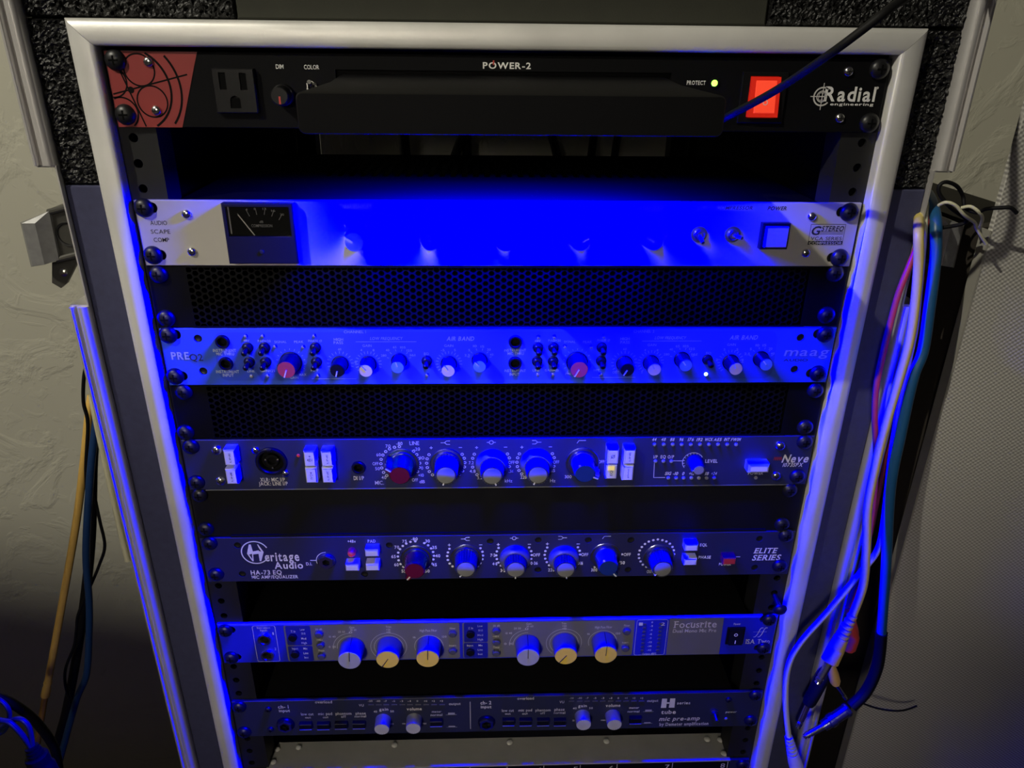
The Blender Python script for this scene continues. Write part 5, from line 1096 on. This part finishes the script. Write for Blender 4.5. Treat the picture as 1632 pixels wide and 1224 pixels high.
# ================================================================== UNIT 9: SLATE EQUALISER
p = unit_thing('slate_mic_equalizer', 'dark slate microphone equaliser with a ringed H logo and one red power button', 'equalizer', 9)
dh = D['her']
faceplate('her', 9, p, 'slate_panel', holes=[(x, z, 2.9) for x, z in dh['bscrew']] + [(x, z, 3.6) for x, z in dh['jack']])
chassis(p, 9, 240)
for k_, lst in (('redk', dh['redk']), ('grey', dh['grey']), ('dual', dh['dual']), ('bluek', dh['bluek'])):
    for x, z, a in lst: console_knob(p, x, z, 16, a, k_)
csk_screws('her', p)
for x, z in dh['jack']:
    j = jack(p, x, z, 7.4, 3.2, 'dark_chrome', True, 2.2)
x, z = dh['rled'][0]; build(MB().lathe(x, z, [(3.2, 0), (3.2, -4), (2.6, -5.4), (1.4, -6.2), (0, -6.4)], 20), 'indicator_light', 'led_red', p, (x, 0, z))
for x, z in dh['btn']: build(MB().bbox(x - 5.3, x + 5.3, 0, -8, z - 3.4, z + 3.4, .9), 'push_button', 'button_white', p, (x, 0, z), smooth=False)
for x, z in dh['rbtn']: build(MB().bbox(x - 5.3, x + 5.3, 0, -8, z - 3.4, z + 3.4, .9), 'power_button', 'button_red', p, (x, 0, z), smooth=False)
m = MB()
for x, z in dh['dot']: m.disc(x, z, 1.05, -.12)
for x, z, k_ in dh['fork']: fork(m, x, z, k_)
for a, b in dh['line']: m.seg(a, b, .7, -.12)
jx, jz = dh['jack'][0]; m.ring(jx, jz, 8.0, 8.5, -.12, -110, 0)
build(m, 'scale_marks', 'bright_ink', p, smooth=False)['kind'] = 'stuff'
hx, hz = dh['logo'][0]; build(MB().ring(hx, hz, 10.3, 11.3, -.12, 105, 425), 'emblem_ring', 'bright_ink', p, smooth=False); m = MB()
m.flat([(hx - 6.6, hz - 1), (hx - 4.0, hz + 8), (hx - 3.6, hz + 1.4), (hx - 2, hz + .9), (hx - 2, hz - 1.6), (hx - 3.6, hz - 1.2), (hx - 4.2, hz - 2)], -.12)
m.flat([(hx - 4.0, hz + 8), (hx - 2.4, hz + 8), (hx - 1.6, hz + .8), (hx - 3.6, hz + 1.4)], -.121)
m.flat([(hx - 2.6, hz + .9), (hx + 3.2, hz + 2.2), (hx + 3.2, hz - 1.2), (hx - 2.6, hz - 1.9)], -.122)
m.flat([(hx + 6.9, hz + .4), (hx + 3.9, hz - 8.6), (hx + 2.6, hz - 8.6), (hx + 2.6, hz + 1.6)], -.123)
m.flat([(hx + 2.6, hz + 8), (hx + 3.4, hz + 8), (hx + 6.9, hz + .4), (hx + 5.4, hz + .4), (hx + 3.4, hz + 5)], -.124)
m.flat([(hx - 6.6, hz - 1), (hx - 5.4, hz - 1.2), (hx - 3.0, hz - 6.5), (hx - 2.6, hz - 1.6), (hx - 1.8, hz - 1.6), (hx - 2.2, hz - 8.6), (hx - 3.2, hz - 8.6)], -.125)
build(m, 'maker_emblem', 'bright_ink', p, smooth=False)
print_text('her', p, {'': ('printed_lettering', 'bright_ink', -.12)})
rack_screws('her', p)
# ================================================================== UNIT 11: ROYAL BLUE DUAL MONO PREAMP
p = unit_thing('royal_blue_preamp', 'royal blue dual mono microphone preamp with silver fields and six large pale knobs', 'preamp', 11)
df = D['foc']
faceplate('foc', 11, p, 'royal_panel', holes=[(x, z, 4.3) for x, z in df['jack']], slots=[(x, z, 5.0 if x < 0 else -5.0) for x, z, s_ in df['rack']], bevel=1.2)
chassis(p, 11, 240)
rz1, rz0 = row(11) - 2.2, row(11) - 42.2
pl = df['panel']; xa0 = (pl[0][0][0] + pl[0][1][0]) / 2; xa1 = (pl[1][0][0] + pl[1][1][0]) / 2; xb0 = (pl[2][0][0] + pl[2][1][0]) / 2; xb1 = (pl[3][0][0] + pl[3][1][0]) / 2
for a, b in ((xa0, xa1), (xb0, xb1)): build(MB().prism(rrect(a, b, rz0, rz1, 2), .05, -.06), 'silver_field', 'silver_print', p, smooth=False)
for q in df['sub']:
    a = (q[0][0] + q[3][0]) / 2; b = (q[1][0] + q[2][0]) / 2; zt_ = q[0][1]; zb_ = q[2][1]
    build(MB().prism(rrect(a, b, zb_, zt_, 1.5), 0, -.1), 'blue_field', 'royal_dark', p, smooth=False)
lbq = df['label'][0]; build(MB().prism(lbq, .05, -.07), 'silver_field', 'silver_print', p, smooth=False)
m = MB()
def outline(m, x0, x1, z0, z1, r, w_, y):
    a = rrect(x0, x1, z0, z1, r)
    for u, v in zip(a, a[1:] + a[:1]):
        if abs(u[0] - v[0]) + abs(u[1] - v[1]) > .02: m.seg(u, v, w_, y)
oq = df['outline'][0]; outline(m, (oq[0][0] + oq[3][0]) / 2, (oq[1][0] + oq[2][0]) / 2, rz0, rz1, 2, .3, -.12)
mq = df['meter'][0]; outline(m, (mq[0][0] + mq[3][0]) / 2, (mq[1][0] + mq[2][0]) / 2, rz0, rz1, 2, .3, -.12)
for x, z, ra, rb_, a0, a1 in df['arc']:
    if ra: m.ring(x, z, ra - .15, ra + .15, -.14, a0, a1)
    m.ring(x, z, rb_ - .15, rb_ + .15, -.14, a0, a1)
fx, fz = df['ff'][0]
for dx in (-1.9, 1.9):
    for (u, v) in (((-3.2, -5.2), (-1.6, -5.0)), ((-1.7, -5.1), (0, -2)), ((0, -2.1), (1.4, 3.2)), ((1.3, 3.1), (2.6, 5.2)), ((2.5, 5.1), (4.2, 5.0))): m.seg((fx + dx + u[0], fz + u[1]), (fx + dx + v[0], fz + v[1]), .65, -.12)
m.seg((fx - 6, fz + .6), (fx + 6, fz + .6), .3, -.125)
build(m, 'printed_lines', 'white_ink', p, smooth=False)['kind'] = 'stuff'
xm = (mq[0][0] + mq[2][0]) / 2
for k_ in range(8):
    for sg in (-1, 1): build(MB().bbox(xm + sg * 7 - 1.3, xm + sg * 7 + 1.3, 0, -.4, rz1 - 5.2 - 4.3 * k_, rz1 - 3.8 - 4.3 * k_, .1), 'meter_light', 'dim_button', p, (xm + sg * 7, 0, rz1 - 4.5 - 4.3 * k_), smooth=False)
for x, z in df['jack']: jack(p, x, z, 6.0, 4.0, 'chrome', False, 2.2)
BB = MB().lathe(0, 0, [(3.6, 0), (3.6, -2.2), (3.2, -2.6), (0, -2.7)], 20).mesh('push_button'); RB = MB().lathe(0, 0, [(3.9, 0), (3.9, -.8), (3.3, -.9), (3.2, -2.2), (2.6, -2.8), (0, -2.9)], 20).mesh('push_button')
for x, z in df['bbtn']: put('push_button', BB, 'black_plastic', p, (x, -.1, z))
for x, z in df['rbtn']: put('push_button', RB, 'dim_button', p, (x, -.05, z))
FK = MB().lathe(0, 0, [(10.6, -.4), (10.6, -2, .2), (9.7, -15.4, .2), (9.4, -16)], 72); FK.lathe(0, 0, [(9.4, -16), (0, -16)], 72); FK = FK.mesh('rotary_knob')
FC = MB().lathe(0, 0, [(9.45, -15.6), (9.5, -16.1), (9.1, -16.4), (0, -16.4)], 48).mesh('knob_cap')
FP = MB().box(-.35, .35, -16.6, -16, -1.0, 9.4).loft([[(-.35, -16.5, 8.8), (.35, -16.5, 8.8), (.35, -16.5, 9.75), (-.35, -16.5, 9.75)], [(-.35, -1, 9.9), (.35, -1, 9.9), (.35, -1, 10.85), (-.35, -1, 10.85)]]).mesh('pointer', smooth=False)
for x, z, a, cm_ in df['knob']:
    k = put('rotary_knob', FK, 'knob_light', p, (x, 0, z)); k.rotation_euler = (0, math.radians(a), 0)
    put('knob_cap', FC, 'yellow_cap' if cm_ else 'knob_silver_grey', k, (x, 0, z)); put('pointer', FP, 'black_ink', k, (x, 0, z))
rq = df['rocker'][0]; x0, x1, zb_, zt_ = rq[0][0], rq[1][0], rq[2][1], rq[0][1]
r_ = build(MB().bbox(x0 - .5, x1 + .5, 0, -1.6, zb_, zt_, .4), 'power_switch', 'black_plastic', p, smooth=False)
zc_ = (zb_ + zt_) / 2
build(MB().loft([[(x0 + 1.5, -1, zb_ + 1.6), (x1 - 1.5, -1, zb_ + 1.6), (x1 - 1.5, -1, zt_ - 1.6), (x0 + 1.5, -1, zt_ - 1.6)], [(x0 + 1.5, -4.2, zb_ + 1.6), (x1 - 1.5, -4.2, zb_ + 1.6), (x1 - 1.5, -2.2, zt_ - 1.6), (x0 + 1.5, -2.2, zt_ - 1.6)]]), 'rocker', 'black_plastic', r_, smooth=False)
xc_ = (x0 + x1) / 2; m = MB(); m.ring(xc_ - .5, zc_ + 3, 1.0, 1.7, -3.2, n=20); m.seg((xc_ - .6, zc_ - 2.2), (xc_ - .6, zc_ - 6), .9, -4.3); build(m, 'switch_marks', 'bright_ink', r_, smooth=False)
print_text('foc', p, {'x': ('meter_channel_numbers', 'white_ink', -.14), '': ('printed_lettering', 'white_ink', -.16)})
rack_screws('foc', p)
# ================================================================== UNIT 13: TUBE PREAMP
p = unit_thing('tube_preamp', 'dark two channel tube microphone preamp with four small spun metal knobs', 'preamp', 13)
dd = D['dem']
faceplate('dem', 13, p, 'ink_panel', holes=[(x, z, 5.2) for x, z in dd['jack']], th=3.0)
chassis(p, 13, 200, y0=3.2, hw=214, m='black_steel')
for x, z in dd['jack']: jack(p, x, z, 8.0, 4.6, 'black_plastic', True, 3.0)
for x, z in dd['bscrew']:
    o = put('panel_screw', SILV, 'black_steel', p, (x, 0, z)); put('dark_cross', SILV_X, 'shade_black', o, (x, 0, z))
for x, z in dd['btn']:
    b = MB(); b.bbox(x - 5.6, x + 5.6, 0, -4.2, z - 3.2, z + 3.2, .4); o = build(b, 'push_button', 'black_plastic', p, (x, 0, z), smooth=False)
    build(MB().box(x - 5.5, x + 5.5, -4.6, -4.0, z - 3.1, z - 2.4), 'button_edge', 'brushed', o, smooth=False)
DK = MB().lathe(0, 0, [(7.0, 0), (7.0, -1), (6.9, -1.2, .12), (6.7, -10.4, .12), (6.5, -11)], 60).mesh('rotary_knob')
dcap = MB()
n_ = 36; dcap.v.append((0, -11.15, 0))
for k_ in range(n_):
    a = 2 * math.pi * k_ / n_; dcap.v.append((6.5 * math.sin(a), -10.95 - (.22 if k_ % 2 else 0), 6.5 * math.cos(a)))
dcap.f = [[0, 1 + k_, 1 + (k_ + 1) % n_] for k_ in range(n_)]
DC = dcap.mesh('knob_cap', smooth=False)
for x, z, a in dd['knob']:
    k = put('rotary_knob', DK, 'brushed', p, (x, 0, z)); k.rotation_euler = (0, math.radians(a), 0)
    put('knob_cap', DC, 'spun_metal', k, (x, 0, z)) if 'spun_metal' in MATS else put('knob_cap', DC, 'chrome', k, (x, 0, z))
for x, z in dd['bar']: build(MB().bbox(x - 2.4, x + 2.4, 0, -.3, z - .7, z + .7, .1), 'meter_light', 'dim_button', p, (x, 0, z), smooth=False)
m = MB()
for x, z, h in dd['icon']: m.seg((x - 5, z - 1), (x + 5, z - 1), .35, -.12); m.flat([(x - 3, z - 1), (x + 3, z - 1), (x + 3, z - 1 + 2.2 * h / 1.4), (x - 3, z - 1 + 2.2 * h / 1.4)], -.13)
(a, b), = dd['line']; m.seg(a, b, .8, -.12)
build(m, 'printed_marks', 'grey_ink', p, smooth=False)['kind'] = 'stuff'
m = MB()
for q in dd['H']: m.flat(q, -.12)
build(m, 'block_letter_emblem', 'white_ink', p, smooth=False)
tx, tz = dd['toggle'][0]
t = build(MB().lathe(tx, tz, [(4, 0), (4, -1.5), (3, -1.8), (2.6, -3.4), (0, -3.4)], 6), 'power_switch', 'dark_chrome', p, (tx, 0, tz)); build(MB().tube([(tx, -3, tz), (tx + .4, -9, tz - 2)], [1.2, 1.6], 10), 'lever', 'dark_chrome', t)
led(p, *dd['led'][0], 1.4, 'led_off', 1.2)
print_text('dem', p, {'': ('printed_lettering', 'white_ink', -.12)})
rack_screws('dem', p)
# ================================================================== UNIT 15: PATCH BOX
p = unit_thing('patch_bay', 'patch panel with a riveted bare metal top and numbered black front, lowest in view', 'patch panel', 15)
zt = row(15) - .1
m = MB(); m.loft([[(-222.5, -.2, zt), (222.5, -.2, zt), (222.5, -.2, zt - 1.5), (-222.5, -.2, zt - 1.5)], [(-217, 31, zt), (222, 31, zt), (222, 31, zt - 1.5), (-217, 31, zt - 1.5)]])
build(m, 'metal_top', 'brushed_top', p, smooth=False) if 'brushed_top' in MATS else build(m, 'metal_top', 'brushed', p, smooth=False)
build(MB().box(-222, 222, 0, 31, zt - 42, zt - 1.5), 'housing', 'black_paint', p, smooth=False)
m = MB(); m.box(-HW, -222.2, -.1, 3, zt - 43.5, zt - .3); m.box(222.2, HW, -.1, 3, zt - 43.5, zt - .3); build(m, 'rack_ear', 'ink_panel', p, smooth=False)
m = MB(); SN = MB()
for s_, a, b in D['box']['num']:
    letters(m, s_, a, zt - 7.2, 4.4, 6, '', -.4); m.seg((b, zt - 2), (b, zt - 20), .6, -.4)
build(m, 'printed_numbers', 'white_ink', p, smooth=False)['kind'] = 'stuff'
RV = MB(); RV.loft([[(r * math.cos(t_ * math.pi / 8), r * math.sin(t_ * math.pi / 8), h) for t_ in range(16)] for r, h in ((3.1, 0), (2.9, .9), (2.0, 1.7), (.6, 2.0))]); RV = RV.mesh('rivet_screw')
for x, y in D['box']['screw']: put('rivet_screw', RV, 'rivet_silver', p, (x, y, zt))
for sx in (-1, 1):
    o = put('rack_screw', RACK_HEAD, 'black_steel', p, (sx * 235, -.1, zt - 6)); put('dark_cross', RACK_X, 'shade_black', o, (sx * 235, -.1, zt - 6))
# a spare screw left half out of the right rail
(x0, z0), (x1, z1) = D['her']['loose'][0]
sc = thing('loose_rack_screw', 'loose rack screw sticking out of the right rail below the slate equaliser', 'screw', (235, 0, z0 + 2))
lm = MB(); lm.tube([(235, 8, z0 + 6), (235, -12, z0 + 2)], 2.2, 12); build(lm, 'shank', 'black_steel', sc)
lm = MB(); lm.tube([(235, -12, z0 + 2), (235, -13, z0 + 1.8), (235, -15, z0 + 1.3), (235, -16, z0 + 1.1)], [6, 5.8, 4, 1.0], 20); build(lm, 'head', 'black_steel', sc)
# ================================================================== CABLES
K = D['cab']
def smooth_path(pts, k=6):
    P = [Vector(q) for q in pts]; out = []
    for i in range(len(P) - 1):
        a, b, c_, d = P[max(i - 1, 0)], P[i], P[i + 1], P[min(i + 2, len(P) - 1)]
        for j in range(k):
            t_ = j / k
            out.append(0.5 * ((2 * b) + (c_ - a) * t_ + (2 * a - 5 * b + 4 * c_ - d) * t_ ** 2 + (3 * b - a - 3 * c_ + d) * t_ ** 3))
    out.append(P[-1]); return out
def lead(parent, name, pts, r, m, **k): return build(MB().tube(smooth_path(pts), r, 12), name, m, parent, **k)
def between(a, b, t_): return Vector(a) + (Vector(b) - Vector(a)) * t_
def straight(parent, name, pts, prof, m, n=20):
    """turned piece along the first to last point: prof = (fraction, radius)"""
    return build(MB().tube([between(pts[0], pts[-1], f) for f, r in prof], [r for f, r in prof], n), name, m, parent, angle=40)
def plug_tip(parent, pts, r=3.0):
    o = straight(parent, 'plug_shaft', pts, [(0, r), (.66, r), (.68, r * .8), (.71, r * .8), (.73, r), (.84, r * .98), (.86, r * .7), (.9, r * .75), (.95, r * .85), (1, r * .3)], 'chrome'); return o
def boot_rings(parent, pts, r0, r1, m, n=5):
    q = [(0, r0 * .8)]
    for k_ in range(n):
        f = k_ / n; r = r0 + (r1 - r0) * f; q += [(f + .02, r), (f + .62 / n, r), (f + .68 / n, r * .82), (f + .95 / n, r * .82)]
    q += [(1, r1)]; return straight(parent, 'ribbed_boot', pts, q, m)
def base(pts): return min((tuple(q) for q in pts), key=lambda q: q[2])
c = thing('patch_lead', 'thick blue cable with black boot and bare metal jack hanging on the right', 'cable', base(K['bluetip']))
lead(c, 'cable_jacket', K['blue'], 3.9, 'cable_blue'); lead(c, 'rubber_boot', K['blueboot'], [4.9] * 19, 'cable_black')
straight(c, 'plug_barrel', K['bluebarrel'], [(0, 5.2), (.06, 6.0), (.12, 6.0), (.14, 5.4), (.55, 5.2), (.57, 5.9), (.75, 5.9), (.78, 5.0), (1, 4.6)], 'dark_chrome'); plug_tip(c, K['bluetip'], 2.9)
c = thing('patch_lead', 'thin red cable hanging leftmost of the right hand bundle', 'cable', base(K['redplug']))
lead(c, 'cable_jacket', K['red'], 2.3, 'cable_red'); lead(c, 'plug_boot', K['redplug'], [3.0] * 6 + [5] * 7 + [6] * 5 + [5], 'cable_red')
c = thing('patch_lead', 'cream cable ending in a ribbed cream jack plug, right of the rack', 'cable', base(K['creamtip']))
lead(c, 'cable_jacket', K['cream'], 3.3, 'cable_cream'); boot_rings(c, K['creamneck'], 3.9, 5.6, 'cable_pink_boot'); straight(c, 'plug_body', K['creambody'], [(0, 5.6), (.4, 6.6), (.42, 6.3), (.46, 6.7), (.97, 6.9), (1, 6.2)], 'cable_pink_boot'); plug_tip(c, K['creamtip'], 3.1)
c = thing('patch_lead', 'white cable looping down across the right case edge to a white ribbed plug', 'cable', base(K['whitebody']))
lead(c, 'cable_jacket', K['white'], 2.5, 'cable_white'); boot_rings(c, K['whiteneck'], 3.6, 5.0, 'cable_white'); straight(c, 'plug_body', K['whitebody'], [(0, 5.0), (.3, 6.2), (1, 6.6)], 'cable_white')
tag(lead(None, 'patch_lead', K['dred'], 1.7, 'cable_dark_red', org=base(K['dred'])), 'dark red cable showing behind the cream cable on the right', 'cable')
c = thing('jack_plug', 'black sleeved jack plug dangling beside the lower right case edge', 'plug', base(K['blacktip']))
straight(c, 'plug_sleeve', K['blacksleeve'], [(0, 5), (.1, 6), (.9, 6), (1, 5)], 'cable_black'); plug_tip(c, K['blacktip'], 2.8)
c = thing('jack_plug', 'small yellow jack plug hanging behind the cream plug', 'plug', base(K['yeltip']))
straight(c, 'plug_body', K['yelbody'], [(0, 3.2), (.5, 4.6), (.85, 4.6), (1, 3.4)], 'cable_yellow'); plug_tip(c, K['yeltip'], 1.8)
tag(lead(None, 'wire_tie', K['ties_low'], .9, 'cable_black', org=base(K['ties_low'])), 'thin black wire tie sticking out at the blue jack plug', 'wire tie')
tag(lead(None, 'wire_tie', K['tieblack'], 1.3, 'cable_black', org=base(K['tieblack'])), 'black looped wire tie on the right case latch', 'wire tie')
c = thing('wire_tie', 'white twisted wire tie curling over the right case latch', 'wire tie', base(K['tiewhite']))
lead(c, 'strand', K['tiewhite'], 1.1, 'cable_white'); lead(c, 'strand', K['tiewhite2'], 1.1, 'cable_white')
c = thing('audio_cable', 'yellow cable hanging beside the left of the case', 'cable', base(K['yellow2']))
lead(c, 'cable_jacket', K['yellow'], 3.4, 'cable_yellow'); lead(c, 'lower_sleeve', K['yellow2'], 3.0, 'cable_amber')
y2 = K['yellow2']; straight(c, 'sleeve_clip', [y2[0], y2[1]], [(0, 3.6), (.15, 4.0), (.3, 3.2), (.5, 4.0), (.95, 4.2), (1, 3.2)], 'cable_yellow')
for key, r, m_, lab in (('bthin', 1.5, 'cable_black', 'thin black cable bowing out at the left case edge'), ('lblue', 3.2, 'cable_navy_blue', 'dark blue cable hanging left of the case'), ('bthick', 4.4, 'cable_black', 'thick black cable hanging left of the case beside the blue one'), ('bwave', 1.4, 'cable_black', 'thin wavy black cord wound round the left cable bundle'), ('arc', 4.2, 'cable_black', 'thick black cable arching in from the lower left corner'), ('cord1', 2.4, 'cable_navy', 'thin navy cord running into the lower left mains plug'), ('cord2', 2.2, 'cable_navy', 'thin navy cord looping over the lower left mains plug'), ('cord3', 2.0, 'cable_navy', 'short navy cord curling at the left picture edge')):
    if m_ == 'cable_navy_blue': mat('cable_navy_blue', (0.012, 0.05, 0.16), 0.45)
    tag(lead(None, 'audio_cable' if key not in ('cord1', 'cord2', 'cord3') else 'power_cable', K[key], r, m_, org=base(K[key])), lab, 'cable')
tag(lead(None, 'flat_cable', K['wstrip'], 2.6, 'cable_white', org=base(K['wstrip'])), 'white cable lying along the outside of the left case edge', 'cable')
c = thing('mains_plug', 'black moulded mains plug in the lower left corner', 'plug', base(K['plugbody']))
boot_rings(c, K['plugneck'], 5.5, 7.5, 'cable_black', 3); lead(c, 'plug_body', K['plugbody'], [7] + [9.5] * 5 + [11] * 5 + [10] * 2, 'cable_black')
K['pen'] = K['pen'] + [(255, -30, 62), (280, 40, 66), (290, 260, 64.5)]     # on over the case top
c = lead(None, 'lamp_cable', K['pen'], 2.2, 'cable_black', org=base(K['pen'])); tag(c, 'black cable slanting from the top right down to the lamp tray', 'cable')
# dark cables hanging behind the open back of the rack
for i_, (x, dx, r, lab) in enumerate(((-119, 2, 9, 'leftmost black cable seen through the gap behind the power conditioner'), (-34, -22, 8, 'black cable slanting down left seen through the gap above the compressor'), (-36, 0, 8, 'upright black cable behind the slanting one in the gap above the compressor'), (73, 16, 7.5, 'black cable slanting down right seen in the middle of the gap above the compressor'), (137, -4, 7, 'black upright cable second from the right in the gap above the compressor'), (171, -5, 6.5, 'rightmost black upright cable in the gap above the compressor'))):
    pts = [(x - dx * 2, 535 + 6 * i_, 20), (x - dx * .6, 535 + 6 * i_, -70), (x + dx, 535 + 6 * i_, -150), (x + dx * 1.5, 540 + 6 * i_, -320)]
    tag(lead(None, 'rear_cable', pts, r * .8, 'cable_black', org=base(pts)), lab, 'cable', 'cables hanging behind the rack')
# ================================================================== FABRIC PANEL AND CABINET ON THE RIGHT
fp = thing('fabric_panel', 'large light grey woven fabric panel standing right of the case', 'panel', (620, 15, -1399))
build(MB().bbox(342.8, 900, 14, 10, -1399, 260, .6), 'fabric_cover', 'woven_fabric', fp, smooth=False)
cb = thing('dark_cabinet', 'dark brown cabinet side between the flight case and the fabric panel', 'cabinet', (380, 150, -1399))
build(MB().box(344, 412, 22, 260, -1399, -110), 'cabinet_body', 'cabinet_brown', cb, smooth=False)
build(MB().box(341.4, 342.8, 9.6, 20, -1399, -110), 'edge_trim', 'cabinet_trim', fp, smooth=False)
for o in bpy.data.objects:
    if '_w' in o: del o['_w']
